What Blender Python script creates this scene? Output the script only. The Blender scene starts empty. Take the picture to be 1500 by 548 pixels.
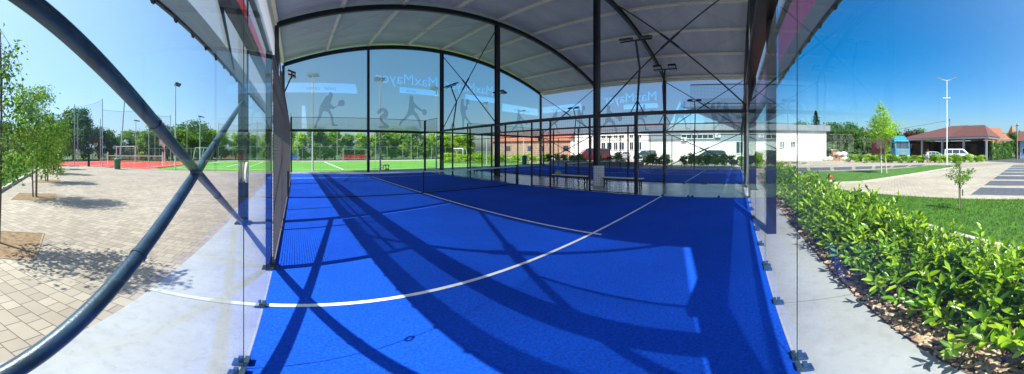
import bpy, bmesh, math, random
import numpy as np
from mathutils import Vector, Matrix
PI = math.pi
R = math.radians
S = bpy.context.scene
COL = S.collection
random.seed(7)

# ------------------------------------------------------------------ camera
CX, CY, CH = 0.30, 0.36, 1.66
FP, PX0, HOR = 411.6, 433.4, 220.5          # measured: pixels per radian, forward column, horizon row
cam = bpy.data.cameras.new('camera')
cam.type = 'PANO'
cam.panorama_type = 'EQUIRECTANGULAR'
cam.longitude_min = (0 - PX0) / FP
cam.longitude_max = (1500 - PX0) / FP
cam.latitude_max = HOR / FP
cam.latitude_min = (HOR - 548) / FP
cam.clip_start = 0.02
cam.clip_end = 4000
camo = bpy.data.objects.new('camera', cam)
COL.objects.link(camo)
camo.location = (CX, CY, CH)
camo.rotation_euler = (PI / 2, 0, 0)
S.camera = camo

def P(px, d):
    """ground position seen in column px at horizontal distance d"""
    a = (px - PX0) / FP
    return (CX + d * math.sin(a), CY + d * math.cos(a))

def G(px, py):
    return P(px, CH / math.tan((py - HOR) / FP))

# ------------------------------------------------------------------ world and sun
SUN_EL, SUN_ROT = 53.0, 256.5
w = bpy.data.worlds.new('World')
S.world = w
w.use_nodes = True
nt = w.node_tree
bg = nt.nodes['Background']
sky = nt.nodes.new('ShaderNodeTexSky')
sky.sky_type = 'NISHITA'
sky.sun_disc = False
sky.sun_elevation = R(SUN_EL)
sky.sun_rotation = R(SUN_ROT)
sky.air_density = 1.0
sky.dust_density = 2.6
sky.ozone_density = 3.0
hs_ = nt.nodes.new('ShaderNodeHueSaturation')
hs_.inputs['Saturation'].default_value = 1.6
nt.links.new(sky.outputs[0], hs_.inputs['Color'])
# bright haze in the half of the sky towards the sun
geo = nt.nodes.new('ShaderNodeTexCoord')
dt = nt.nodes.new('ShaderNodeVectorMath'); dt.operation = 'DOT_PRODUCT'
dt.inputs[1].default_value = (math.sin(R(SUN_ROT)), math.cos(R(SUN_ROT)), 0)
nt.links.new(geo.outputs['Generated'], dt.inputs[0])
hz = nt.nodes.new('ShaderNodeMapRange'); hz.interpolation_type = 'SMOOTHSTEP'
hz.inputs[1].default_value = -0.9; hz.inputs[2].default_value = 0.9; hz.inputs[3].default_value = 0; hz.inputs[4].default_value = 0.68
nt.links.new(dt.outputs['Value'], hz.inputs[0])
hm = nt.nodes.new('ShaderNodeMix'); hm.data_type = 'RGBA'
hm.inputs[7].default_value = (3.5, 4.9, 7.2, 1)
nt.links.new(hz.outputs[0], hm.inputs[0]); nt.links.new(hs_.outputs[0], hm.inputs[6])
nt.links.new(hm.outputs[2], bg.inputs[0])
bg.inputs[1].default_value = 0.118
sl = bpy.data.lights.new('sun', 'SUN')
sl.energy = 5.0
sl.angle = R(0.5)
sl.color = (1.0, 0.955, 0.88)
so = bpy.data.objects.new('sun', sl)
COL.objects.link(so)
sdir = Vector((-math.sin(R(360 - SUN_ROT)) * math.cos(R(SUN_EL)), math.cos(R(360 - SUN_ROT)) * math.cos(R(SUN_EL)), math.sin(R(SUN_EL))))
so.rotation_euler = sdir.to_track_quat('Z', 'Y').to_euler()
so.location = (-60, -20, 80)

vs = S.view_settings
vs.view_transform = 'Standard'
vs.look = 'None'
vs.exposure = 1.0
vs.gamma = 1
vs.use_curve_mapping = False
cy = S.cycles
cy.max_bounces = 10
cy.transparent_max_bounces = 48
cy.glossy_bounces = 5
cy.diffuse_bounces = 4
cy.sample_clamp_indirect = 6
cy.use_denoising = True

# ------------------------------------------------------------------ materials
def newmat(name):
    m = bpy.data.materials.new(name)
    m.use_nodes = True
    n = m.node_tree.nodes
    return m, n, m.node_tree.links, n['Principled BSDF']

def mat(name, col, rough=0.5, metal=0.0, var=0.12, scale=6.0, bump=0.0, bscale=40.0, spec=0.5, coat=0.0):
    m, n, l, b = newmat(name)
    b.inputs['Roughness'].default_value = rough
    b.inputs['Metallic'].default_value = metal
    b.inputs['Specular IOR Level'].default_value = spec
    b.inputs['Coat Weight'].default_value = coat
    tc = n.new('ShaderNodeTexCoord')
    nz = n.new('ShaderNodeTexNoise')
    nz.inputs['Scale'].default_value = scale
    nz.inputs['Detail'].default_value = 6
    l.new(tc.outputs['Object'], nz.inputs['Vector'])
    cr = n.new('ShaderNodeValToRGB')
    lo = [max(0, c * (1 - var)) for c in col] + [1]
    hi = [min(1, c * (1 + var)) for c in col] + [1]
    cr.color_ramp.elements[0].position = 0.3
    cr.color_ramp.elements[1].position = 0.7
    cr.color_ramp.elements[0].color = lo
    cr.color_ramp.elements[1].color = hi
    l.new(nz.outputs[0], cr.inputs[0])
    l.new(cr.outputs[0], b.inputs['Base Color'])
    if bump:
        n2 = n.new('ShaderNodeTexNoise')
        n2.inputs['Scale'].default_value = bscale
        n2.inputs['Detail'].default_value = 4
        l.new(tc.outputs['Object'], n2.inputs['Vector'])
        bp = n.new('ShaderNodeBump')
        bp.inputs['Strength'].default_value = bump
        bp.inputs['Distance'].default_value = 0.02
        l.new(n2.outputs[0], bp.inputs['Height'])
        l.new(bp.outputs[0], b.inputs['Normal'])
    return m

def leafmat(name, cols, trans=0.35, rough=0.5, spec=0.3):
    """leaf colour varies from leaf to leaf"""
    m, n, l, b = newmat(name)
    g = n.new('ShaderNodeNewGeometry')
    cr = n.new('ShaderNodeValToRGB')
    e = cr.color_ramp.elements
    while len(e) < len(cols):
        e.new(0.5)
    for i, c in enumerate(cols):
        e[i].position = i / (len(cols) - 1)
        e[i].color = (*c, 1)
    l.new(g.outputs['Random Per Island'], cr.inputs[0])
    l.new(cr.outputs[0], b.inputs['Base Color'])
    b.inputs['Roughness'].default_value = rough
    b.inputs['Specular IOR Level'].default_value = spec
    t = n.new('ShaderNodeBsdfTranslucent')
    hs = n.new('ShaderNodeHueSaturation')
    hs.inputs['Value'].default_value = 1.5
    hs.inputs['Hue'].default_value = 0.49
    l.new(cr.outputs[0], hs.inputs['Color'])
    l.new(hs.outputs[0], t.inputs[0])
    mx = n.new('ShaderNodeMixShader')
    mx.inputs[0].default_value = trans
    l.new(b.outputs[0], mx.inputs[1])
    l.new(t.outputs[0], mx.inputs[2])
    l.new(mx.outputs[0], n['Material Output'].inputs[0])
    return m

def glassmat(name, tint=(0.93, 0.97, 0.96), f0=0.04, dirt=0.0, refl=1.0):
    m, n, l, b = newmat(name)
    n.remove(b)
    tr = n.new('ShaderNodeBsdfTransparent')
    tr.inputs[0].default_value = (*tint, 1)
    gl = n.new('ShaderNodeBsdfGlossy')
    gl.inputs['Roughness'].default_value = 0.0
    lw = n.new('ShaderNodeLayerWeight')
    lw.inputs[0].default_value = 0.5
    pw = n.new('ShaderNodeMath'); pw.operation = 'POWER'; pw.inputs[1].default_value = 5
    ma = n.new('ShaderNodeMath'); ma.operation = 'MULTIPLY_ADD'
    ma.inputs[1].default_value = refl * (1 - f0); ma.inputs[2].default_value = f0
    l.new(lw.outputs['Facing'], pw.inputs[0])
    l.new(pw.outputs[0], ma.inputs[0])
    mx = n.new('ShaderNodeMixShader')
    l.new(ma.outputs[0], mx.inputs[0])
    l.new(tr.outputs[0], mx.inputs[1])
    l.new(gl.outputs[0], mx.inputs[2])
    out = mx
    if dirt:
        df = n.new('ShaderNodeBsdfDiffuse'); df.inputs[0].default_value = (.6, .65, .7, 1)
        tc = n.new('ShaderNodeTexCoord'); nz = n.new('ShaderNodeTexNoise')
        mp = n.new('ShaderNodeMapping'); mp.inputs['Scale'].default_value = (3, 3, .5)
        nz.inputs['Scale'].default_value = 2.0; nz.inputs['Detail'].default_value = 5
        l.new(tc.outputs['Object'], mp.inputs[0]); l.new(mp.outputs[0], nz.inputs['Vector'])
        mm = n.new('ShaderNodeMath'); mm.operation = 'MULTIPLY'; mm.inputs[1].default_value = dirt
        l.new(nz.outputs[0], mm.inputs[0])
        m2 = n.new('ShaderNodeMixShader')
        l.new(mm.outputs[0], m2.inputs[0]); l.new(mx.outputs[0], m2.inputs[1]); l.new(df.outputs[0], m2.inputs[2])
        out = m2
    l.new(out.outputs[0], n['Material Output'].inputs[0])
    return m

def meshcloth(name, col, opac, trans=0.35):
    """open-weave fabric: part see-through, part lit cloth"""
    m, n, l, b = newmat(name)
    b.inputs['Base Color'].default_value = (*col, 1)
    b.inputs['Roughness'].default_value = 0.8
    b.inputs['Specular IOR Level'].default_value = 0.1
    tl = n.new('ShaderNodeBsdfTranslucent'); tl.inputs[0].default_value = (*col, 1)
    m1 = n.new('ShaderNodeMixShader'); m1.inputs[0].default_value = trans
    l.new(b.outputs[0], m1.inputs[1]); l.new(tl.outputs[0], m1.inputs[2])
    tr = n.new('ShaderNodeBsdfTransparent')
    m2 = n.new('ShaderNodeMixShader'); m2.inputs[0].default_value = opac
    l.new(tr.outputs[0], m2.inputs[1]); l.new(m1.outputs[0], m2.inputs[2])
    l.new(m2.outputs[0], n['Material Output'].inputs[0])
    return m

def turfmat(name, col, speck, fine=350.0):
    """short artificial turf with sand worked into the pile"""
    m, n, l, b = newmat(name)
    tc = n.new('ShaderNodeTexCoord')
    a = n.new('ShaderNodeTexNoise'); a.inputs['Scale'].default_value = 0.5; a.inputs['Detail'].default_value = 5
    f = n.new('ShaderNodeTexNoise'); f.inputs['Scale'].default_value = 42; f.inputs['Detail'].default_value = 8; f.inputs['Roughness'].default_value = 0.8
    v = n.new('ShaderNodeTexVoronoi'); v.inputs['Scale'].default_value = 60
    for q in (a, f, v):
        l.new(tc.outputs['Object'], q.inputs['Vector'])
    c1 = n.new('ShaderNodeValToRGB')
    c1.color_ramp.elements[0].position = 0.33; c1.color_ramp.elements[1].position = 0.72
    c1.color_ramp.elements[0].color = (*[x * 0.45 for x in col], 1)
    c1.color_ramp.elements[1].color = (*[min(1, x * 1.5) for x in col], 1)
    l.new(f.outputs[0], c1.inputs[0])
    c2 = n.new('ShaderNodeValToRGB')
    c2.color_ramp.elements[0].position = 0.03; c2.color_ramp.elements[1].position = 0.09
    c2.color_ramp.elements[0].color = (1, 1, 1, 1); c2.color_ramp.elements[1].color = (0, 0, 0, 1)
    l.new(v.outputs['Distance'], c2.inputs[0])
    pick = n.new('ShaderNodeMath'); pick.operation = 'MULTIPLY'
    wn = n.new('ShaderNodeMath'); wn.operation = 'GREATER_THAN'; wn.inputs[1].default_value = 0.72
    sep = n.new('ShaderNodeSeparateColor')
    l.new(v.outputs['Color'], sep.inputs[0]); l.new(sep.outputs[0], wn.inputs[0])
    l.new(c2.outputs[0], pick.inputs[0]); l.new(wn.outputs[0], pick.inputs[1])
    mx = n.new('ShaderNodeMix'); mx.data_type = 'RGBA'
    l.new(pick.outputs[0], mx.inputs[0]); l.new(c1.outputs[0], mx.inputs[6]); mx.inputs[7].default_value = (*speck, 1)
    mu = n.new('ShaderNodeMix'); mu.data_type = 'RGBA'; mu.blend_type = 'MULTIPLY'; mu.inputs[0].default_value = 0.5
    l.new(mx.outputs[2], mu.inputs[6]); 
    c3 = n.new('ShaderNodeValToRGB'); c3.color_ramp.elements[0].color = (.55, .55, .55, 1); c3.color_ramp.elements[0].position = .3; c3.color_ramp.elements[1].position = .65
    l.new(a.outputs[0], c3.inputs[0]); l.new(c3.outputs[0], mu.inputs[7])
    l.new(mu.outputs[2], b.inputs['Base Color'])
    b.inputs['Roughness'].default_value = 0.85
    b.inputs['Specular IOR Level'].default_value = 0.15
    bp = n.new('ShaderNodeBump'); bp.inputs['Strength'].default_value = 0.5; bp.inputs['Distance'].default_value = 0.01
    l.new(f.outputs[0], bp.inputs['Height']); l.new(bp.outputs[0], b.inputs['Normal'])
    return m

def pavermat(name, c1, c2, mortar, w_=0.28, h_=0.17, rot=0.0, msize=0.012):
    m, n, l, b = newmat(name)
    tc = n.new('ShaderNodeTexCoord')
    mp = n.new('ShaderNodeMapping'); mp.inputs['Rotation'].default_value = (0, 0, R(rot))
    l.new(tc.outputs['Object'], mp.inputs[0])
    br = n.new('ShaderNodeTexBrick')
    br.inputs['Scale'].default_value = 1
    br.inputs['Brick Width'].default_value = w_
    br.inputs['Row Height'].default_value = h_
    br.inputs['Mortar Size'].default_value = msize * .5
    br.inputs['Mortar Smooth'].default_value = 0.3
    br.offset = 0.5
    br.squash = 0.55; br.squash_frequency = 2
    br.inputs['Color1'].default_value = (*c1, 1)
    br.inputs['Color2'].default_value = (*c2, 1)
    br.inputs['Mortar'].default_value = (*mortar, 1)
    l.new(mp.outputs[0], br.inputs['Vector'])
    nz = n.new('ShaderNodeTexNoise'); nz.inputs['Scale'].default_value = 0.35; nz.inputs['Detail'].default_value = 8; nz.inputs['Roughness'].default_value = .65
    l.new(tc.outputs['Object'], nz.inputs['Vector'])
    cr = n.new('ShaderNodeValToRGB'); cr.color_ramp.elements[0].position = .3; cr.color_ramp.elements[1].position = .7
    cr.color_ramp.elements[0].color = (.60, .58, .56, 1)
    l.new(nz.outputs[0], cr.inputs[0])
    mu = n.new('ShaderNodeMix'); mu.data_type = 'RGBA'; mu.blend_type = 'MULTIPLY'; mu.inputs[0].default_value = 0.8
    l.new(br.outputs[0], mu.inputs[6]); l.new(cr.outputs[0], mu.inputs[7])
    l.new(mu.outputs[2], b.inputs['Base Color'])
    b.inputs['Roughness'].default_value = 0.85
    bp = n.new('ShaderNodeBump'); bp.inputs['Strength'].default_value = 0.4; bp.inputs['Distance'].default_value = 0.006; bp.invert = True
    l.new(br.outputs['Fac'], bp.inputs['Height']); l.new(bp.outputs[0], b.inputs['Normal'])
    return m

M = {}
M['turf'] = turfmat('blue_turf', (0.005, 0.082, 0.62), (0.5, 0.6, 0.85))
M['line'] = mat('line_paint', (0.82, 0.82, 0.80), .8, var=.1, scale=12, bump=.3, bscale=200)
def concretemat(name, col, rough, joint=3.0):
    m, n, l, b = newmat(name)
    tc = n.new('ShaderNodeTexCoord')
    def ramp(src, p0, p1, c0):
        cr = n.new('ShaderNodeValToRGB'); cr.color_ramp.elements[0].position = p0; cr.color_ramp.elements[1].position = p1
        cr.color_ramp.elements[0].color = (*c0, 1); l.new(src, cr.inputs[0]); return cr.outputs[0]
    def noise(sc, det, ro):
        q = n.new('ShaderNodeTexNoise'); q.inputs['Scale'].default_value = sc; q.inputs['Detail'].default_value = det; q.inputs['Roughness'].default_value = ro
        l.new(tc.outputs['Object'], q.inputs['Vector']); return q.outputs[0]
    br = n.new('ShaderNodeTexBrick'); br.inputs['Scale'].default_value = 1; br.inputs['Brick Width'].default_value = joint; br.inputs['Row Height'].default_value = joint
    br.offset = 0; br.inputs['Mortar Size'].default_value = .006; br.inputs['Color1'].default_value = (*col, 1); br.inputs['Color2'].default_value = (*[c * .94 for c in col], 1); br.inputs['Mortar'].default_value = (*[c * .45 for c in col], 1)
    l.new(tc.outputs['Object'], br.inputs['Vector'])
    cur = br.outputs[0]
    for src in (ramp(noise(.8, 8, .7), .35, .62, (.80, .78, .74)), ramp(noise(9, 6, .7), .36, .50, (.86, .85, .83)), ramp(noise(45, 3, .6), .27, .33, (.62, .58, .52))):
        mu = n.new('ShaderNodeMix'); mu.data_type = 'RGBA'; mu.blend_type = 'MULTIPLY'; mu.inputs[0].default_value = .8
        l.new(cur, mu.inputs[6]); l.new(src, mu.inputs[7]); cur = mu.outputs[2]
    l.new(cur, b.inputs['Base Color']); b.inputs['Roughness'].default_value = rough
    bp = n.new('ShaderNodeBump'); bp.inputs['Strength'].default_value = .2; bp.inputs['Distance'].default_value = .01
    l.new(noise(60, 4, .6), bp.inputs['Height']); l.new(bp.outputs[0], b.inputs['Normal'])
    return m
M['concrete'] = concretemat('concrete', (0.35, 0.36, 0.375), .75)
M['slab'] = mat('smooth_concrete', (0.30, 0.31, 0.31), .22, var=.25, scale=.9)
M['paver'] = pavermat('beige_pavers', (0.42, 0.35, 0.28), (0.30, 0.25, 0.195), (0.13, 0.105, 0.08))
M['pavers_path'] = pavermat('pale_pavers', (0.47, 0.40, 0.315), (0.39, 0.33, 0.255), (0.24, 0.19, 0.15), .3, .15, 32)
M['grey_paver'] = pavermat('grey_pavers', (0.115, 0.125, 0.15), (0.085, 0.095, 0.12), (0.05, 0.05, 0.055), .2, .1, 30)
M['asphalt'] = mat('asphalt', (0.06, 0.06, 0.063), .9, var=.2, scale=3)
M['field'] = mat('field_grass', (0.06, 0.10, 0.03), .9, var=.35, scale=.2)
M['steel'] = mat('dark_steel', (0.012, 0.016, 0.022), .38, var=.2, scale=3)
M['bluesteel'] = mat('slate_painted_steel', (0.024, 0.052, 0.085), .36, var=.35, scale=9, bump=.12, bscale=70)
M['edge'] = mat('glass_edge', (0.012, 0.045, 0.04), .3)
M['black'] = mat('black_paint', (0.010, 0.011, 0.013), .45)
M['wire'] = mat('coated_wire', (0.022, 0.022, 0.024), .5)
M['wiregrey'] = mat('grey_coated_wire', (0.17, 0.155, 0.145), .5)
M['galv'] = mat('galvanised_steel', (0.42, 0.44, 0.46), .4, .6)
M['polepaint'] = mat('pale_green_paint', (0.42, 0.47, 0.45), .5)
M['white'] = mat('white_paint', (0.76, 0.76, 0.74), .5, var=.05)
M['cream'] = mat('cream_paint', (0.74, 0.70, 0.58), .5, var=.06)
M['redpaint'] = mat('red_paint', (0.50, 0.03, 0.035), .45)
M['membrane'] = None
m, n, l, b = newmat('roof_fabric')
b.inputs['Base Color'].default_value = (.66, .66, .64, 1); b.inputs['Roughness'].default_value = .6
t_ = n.new('ShaderNodeBsdfTranslucent'); t_.inputs[0].default_value = (.55, .56, .55, 1)
x_ = n.new('ShaderNodeMixShader'); x_.inputs[0].default_value = .05
l.new(b.outputs[0], x_.inputs[1]); l.new(t_.outputs[0], x_.inputs[2]); l.new(x_.outputs[0], n['Material Output'].inputs[0])
tc_ = n.new('ShaderNodeTexCoord'); mp_ = n.new('ShaderNodeMapping'); mp_.inputs['Scale'].default_value = (.25, 1.2, 1)
nz_ = n.new('ShaderNodeTexNoise'); nz_.inputs['Scale'].default_value = 1.1; nz_.inputs['Detail'].default_value = 7; nz_.inputs['Roughness'].default_value = .6
cr_ = n.new('ShaderNodeValToRGB'); cr_.color_ramp.elements[0].position = .3; cr_.color_ramp.elements[1].position = .7
cr_.color_ramp.elements[0].color = (.46, .47, .48, 1); cr_.color_ramp.elements[1].color = (.60, .61, .62, 1)
l.new(tc_.outputs['Object'], mp_.inputs[0]); l.new(mp_.outputs[0], nz_.inputs['Vector']); l.new(nz_.outputs[0], cr_.inputs[0]); l.new(cr_.outputs[0], b.inputs['Base Color'])
bp_ = n.new('ShaderNodeBump'); bp_.inputs['Strength'].default_value = .5; bp_.inputs['Distance'].default_value = .06
l.new(nz_.outputs[0], bp_.inputs['Height']); l.new(bp_.outputs[0], b.inputs['Normal'])
M['membrane'] = m
M['glass'] = glassmat('court_glass', f0=.014, dirt=.014, refl=.56)
M['window'] = mat('window_glass', (0.03, 0.045, 0.06), .06, var=.2, scale=.6, spec=.8)
M['banner'] = meshcloth('banner_mesh', (0.55, 0.58, 0.64), .70, .75)
M['banner_side'] = meshcloth('banner_side_mesh', (0.50, 0.53, 0.58), .76, .4)
M['banner_red'] = meshcloth('banner_red', (0.58, 0.04, 0.05), .74, .4)
M['banner_hem'] = meshcloth('banner_hem', (0.34, 0.38, 0.40), .97, .12)
M['print_white'] = meshcloth('banner_print_white', (0.97, 0.97, 0.96), .18, .92)
M['print_blue'] = meshcloth('banner_print_blue', (0.15, 0.20, 0.34), .42, .4)
M['ballnet'] = meshcloth('ball_stop_net', (0.10, 0.16, 0.20), .14, .3)
M['greenmesh'] = meshcloth('green_fence_mesh', (0.07, 0.16, 0.10), .34, .4)
M['bark'] = mat('bark', (0.13, 0.10, 0.075), .9, var=.3, scale=12, bump=.5, bscale=30)
M['birchbark'] = mat('pale_bark', (0.50, 0.46, 0.38), .8, var=.3, scale=9)
M['soil'] = mat('bare_soil', (0.20, 0.125, 0.065), .95, var=.45, scale=9, bump=1.0, bscale=25)
M['leaf_lime'] = leafmat('lime_leaves', [(.17, .34, .015), (.28, .47, .025), (.40, .55, .05)], .5)
M['leaf_mid'] = leafmat('mid_green_leaves', [(.07, .18, .014), (.13, .28, .018), (.22, .37, .03)])
M['leaf_dark'] = leafmat('dark_green_leaves', [(.03, .10, .014), (.055, .16, .018), (.10, .22, .022)], .35)
M['leaf_tree'] = leafmat('tree_leaves', [(.05, .14, .014), (.10, .22, .018), (.18, .30, .025)])
M['leaf_copper'] = leafmat('copper_leaves', [(.04, .016, .016), (.06, .025, .02), (.08, .04, .025)], .2)
M['leaf_conifer'] = leafmat('conifer_needles', [(.008, .035, .02), (.015, .05, .025), (.025, .065, .03)], .1)
M['leaf_laurel'] = leafmat('laurel_leaves', [(.035, .11, .007), (.12, .27, .010), (.24, .41, .014), (.40, .54, .03)], .31, .28, .5)
M['leaf_vine'] = leafmat('vine_leaves', [(.03, .10, .01), (.06, .16, .015), (.12, .24, .02)])
M['stem'] = mat('green_stem', (.10, .13, .04), .7)
M['lawn'] = mat('lawn', (0.055, 0.14, 0.006), .9, var=.45, scale=3.5, bump=.8, bscale=120)
M['blade'] = leafmat('grass_blades', [(.045, .13, .005), (.075, .19, .008), (.13, .25, .012)], .3, .7, .1)
M['pitch'] = mat('pitch_turf', (0.09, 0.25, 0.02), .85, var=.14, scale=.35)
M['redcourt'] = mat('red_rubber', (0.56, 0.035, 0.02), .8, var=.1, scale=1)
M['kerb'] = mat('kerb_stone', (0.42, 0.38, 0.33), .85, var=.15, scale=4)
M['wallwhite'] = mat('white_render', (0.70, 0.68, 0.63), .85, var=.12, scale=.6)
M['parapet'] = mat('grey_metal_parapet', (0.22, 0.25, 0.28), .5)
M['brick'] = mat('orange_render', (0.31, 0.20, 0.14), .9, var=.25, scale=1.2)
M['tile_brown'] = mat('brown_roof_tiles', (0.13, 0.047, 0.038), .75, var=.22, scale=8, bump=.5, bscale=14)
M['tile_mid'] = mat('orange_brown_tiles', (0.30, 0.10, 0.05), .8, var=.25, scale=7, bump=.5, bscale=14)
M['tile_red'] = mat('red_roof_tiles', (0.45, 0.13, 0.06), .8, var=.25, scale=7, bump=.5, bscale=14)
M['wood'] = mat('weathered_wood', (0.26, 0.19, 0.12), .8, var=.3, scale=8)
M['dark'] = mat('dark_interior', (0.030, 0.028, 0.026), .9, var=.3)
M['tyre'] = mat('rubber', (0.018, 0.018, 0.018), .8)
M['rim'] = mat('wheel_alloy', (0.45, 0.46, 0.48), .3, .8)
M['plastic_green'] = mat('green_plastic', (0.02, 0.14, 0.07), .4)
M['yellowgreen'] = mat('yellow_green_plastic', (0.42, 0.52, 0.02), .4)
M['lampglass'] = mat('lamp_glass', (0.62, 0.64, 0.66), .15, spec=.8)
M['skin'] = mat('skin', (0.50, 0.30, 0.22), .6)

# ------------------------------------------------------------------ object helpers
def tag(o, label=None, cat=None, group=None, kind=None):
    if label: o['label'] = label
    if cat: o['category'] = cat
    if group: o['group'] = group
    if kind: o['kind'] = kind
    return o

def thing(name, label, cat, loc=(0, 0, 0), rz=0.0, group=None):
    o = bpy.data.objects.new(name, None)
    COL.objects.link(o)
    o.empty_display_size = .2
    o.location = loc
    o.rotation_euler = (0, 0, rz)
    return tag(o, label, cat, group)

def link_mesh(name, me, material, parent=None):
    o = bpy.data.objects.new(name, me)
    COL.objects.link(o)
    if material is not None and not me.materials:
        me.materials.append(material)
    if parent is not None:
        o.parent = parent
    return o

def kids(o):
    return [c for c in COL.objects if c.parent == o]

def dup(root, loc, rz=None, label=None, group=None, scale=None):
    r = root.copy(); COL.objects.link(r); r.location = loc
    if rz is not None: r.rotation_euler = (0, 0, rz)
    if scale is not None: r.scale = scale if hasattr(scale, '__len__') else (scale,) * 3
    if label: r['label'] = label
    if group: r['group'] = group
    for ch in list(root.children):
        c = ch.copy(); COL.objects.link(c); c.parent = r
        for g in list(ch.children):
            d = g.copy(); COL.objects.link(d); d.parent = c
    return r

class MB:
    def __init__(s): s.v = []; s.f = []; s.smooth = False
    def add(s, vs, fs):
        k = len(s.v); s.v += [tuple(v) for v in vs]; s.f += [tuple(i + k for i in f) for f in fs]; return s
    def box(s, x0, x1, y0, y1, z0, z1):
        return s.add([(x0, y0, z0), (x1, y0, z0), (x1, y1, z0), (x0, y1, z0), (x0, y0, z1), (x1, y0, z1), (x1, y1, z1), (x0, y1, z1)],
                     [(0, 3, 2, 1), (4, 5, 6, 7), (0, 1, 5, 4), (1, 2, 6, 5), (2, 3, 7, 6), (3, 0, 4, 7)])
    def cbox(s, c, size):
        return s.box(c[0] - size[0] / 2, c[0] + size[0] / 2, c[1] - size[1] / 2, c[1] + size[1] / 2, c[2] - size[2] / 2, c[2] + size[2] / 2)
    def frame(s, p, q):
        p = Vector(p); q = Vector(q); d = (q - p).normalized()
        up = Vector((0, 0, 1)) if abs(d.z) < .95 else Vector((0, 1, 0))
        a = d.cross(up).normalized(); b = a.cross(d).normalized()
        return p, q, a, b
    def bar(s, p, q, w_, h_):
        p, q, a, b = s.frame(p, q); a = a * w_ / 2; b = b * h_ / 2
        return s.add([p - a - b, p + a - b, p + a + b, p - a + b, q - a - b, q + a - b, q + a + b, q - a + b],
                     [(0, 1, 2, 3), (7, 6, 5, 4), (1, 0, 4, 5), (2, 1, 5, 6), (3, 2, 6, 7), (0, 3, 7, 4)])
    def tube(s, pts, r, n=8, cap=True):
        pts = [Vector(p) for p in pts]; rs = r if hasattr(r, '__len__') else [r] * len(pts)
        vs = []; fs = []
        ref = None
        for i, p in enumerate(pts):
            d = (pts[min(i + 1, len(pts) - 1)] - pts[max(i - 1, 0)]).normalized()
            if ref is None:
                up = Vector((0, 0, 1)) if abs(d.z) < .95 else Vector((0, 1, 0))
                ref = d.cross(up).normalized()
            a = (ref - d * ref.dot(d)).normalized(); ref = a; b = d.cross(a)
            for k in range(n):
                t = 2 * PI * k / n
                vs.append(p + (a * math.cos(t) + b * math.sin(t)) * rs[i])
        for i in range(len(pts) - 1):
            for k in range(n):
                k2 = (k + 1) % n
                fs.append((i * n + k, i * n + k2, (i + 1) * n + k2, (i + 1) * n + k))
        if cap:
            fs.append(tuple(range(n))[::-1]); fs.append(tuple((len(pts) - 1) * n + k for k in range(n)))
        s.smooth = True
        return s.add(vs, fs)
    def poly(s, pts):
        return s.add(pts, [tuple(range(len(pts)))])
    def prism(s, pts2, z0, z1):
        n = len(pts2)
        a = sum(pts2[i][0] * pts2[(i + 1) % n][1] - pts2[(i + 1) % n][0] * pts2[i][1] for i in range(n))
        if a < 0: pts2 = pts2[::-1]
        vs = [(x, y, z0) for x, y in pts2] + [(x, y, z1) for x, y in pts2]
        fs = [tuple(range(n))[::-1], tuple(range(n, 2 * n))] + [(i, (i + 1) % n, n + (i + 1) % n, n + i) for i in range(n)]
        return s.add(vs, fs)
    def lathe(s, prof, n=12, c=(0, 0, 0)):
        vs = []; fs = []
        for r, z in prof:
            for k in range(n):
                t = 2 * PI * k / n
                vs.append((c[0] + r * math.cos(t), c[1] + r * math.sin(t), c[2] + z))
        for i in range(len(prof) - 1):
            for k in range(n):
                k2 = (k + 1) % n
                fs.append((i * n + k, i * n + k2, (i + 1) * n + k2, (i + 1) * n + k))
        fs.append(tuple(range(n))[::-1]); fs.append(tuple((len(prof) - 1) * n + k for k in range(n)))
        s.smooth = True
        return s.add(vs, fs)
    def disc(s, c, axis, r, th, n=16):
        c = Vector(c); ax = Vector(axis).normalized()
        return s.tube([c - ax * th / 2, c + ax * th / 2], r, n)
    def build(s, name, material, parent=None, world=True, bevel=0.0, smooth=None):
        """one mesh object; vertices are in world coordinates when world and the parent is an unrotated Empty"""
        off = parent.location if (parent is not None and world and parent.type == 'EMPTY') else Vector((0, 0, 0))
        if parent is not None and parent.type != 'EMPTY' and world and parent.parent is not None:
            off = parent.parent.location
        me = bpy.data.meshes.new(name)
        me.from_pydata([tuple(Vector(v) - off) for v in s.v], [], s.f)
        me.update()
        if smooth if smooth is not None else s.smooth:
            me.shade_smooth()
            me.set_sharp_from_angle(angle=R(40))
        o = link_mesh(name, me, material, parent)
        if bevel:
            bv = o.modifiers.new('bevel', 'BEVEL'); bv.width = bevel; bv.segments = 2; bv.limit_method = 'ANGLE'
        return o

def sheet(name, pts, z, material, kind='structure'):
    pts = list(pts)
    a = sum(pts[i][0] * pts[(i + 1) % len(pts)][1] - pts[(i + 1) % len(pts)][0] * pts[i][1] for i in range(len(pts)))
    if a < 0: pts = pts[::-1]
    o = MB().poly([(x, y, z) for x, y in pts]).build(name, material)
    return tag(o, kind=kind)

def rect(x0, x1, y0, y1): return [(x0, y0), (x1, y0), (x1, y1), (x0, y1)]

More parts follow.
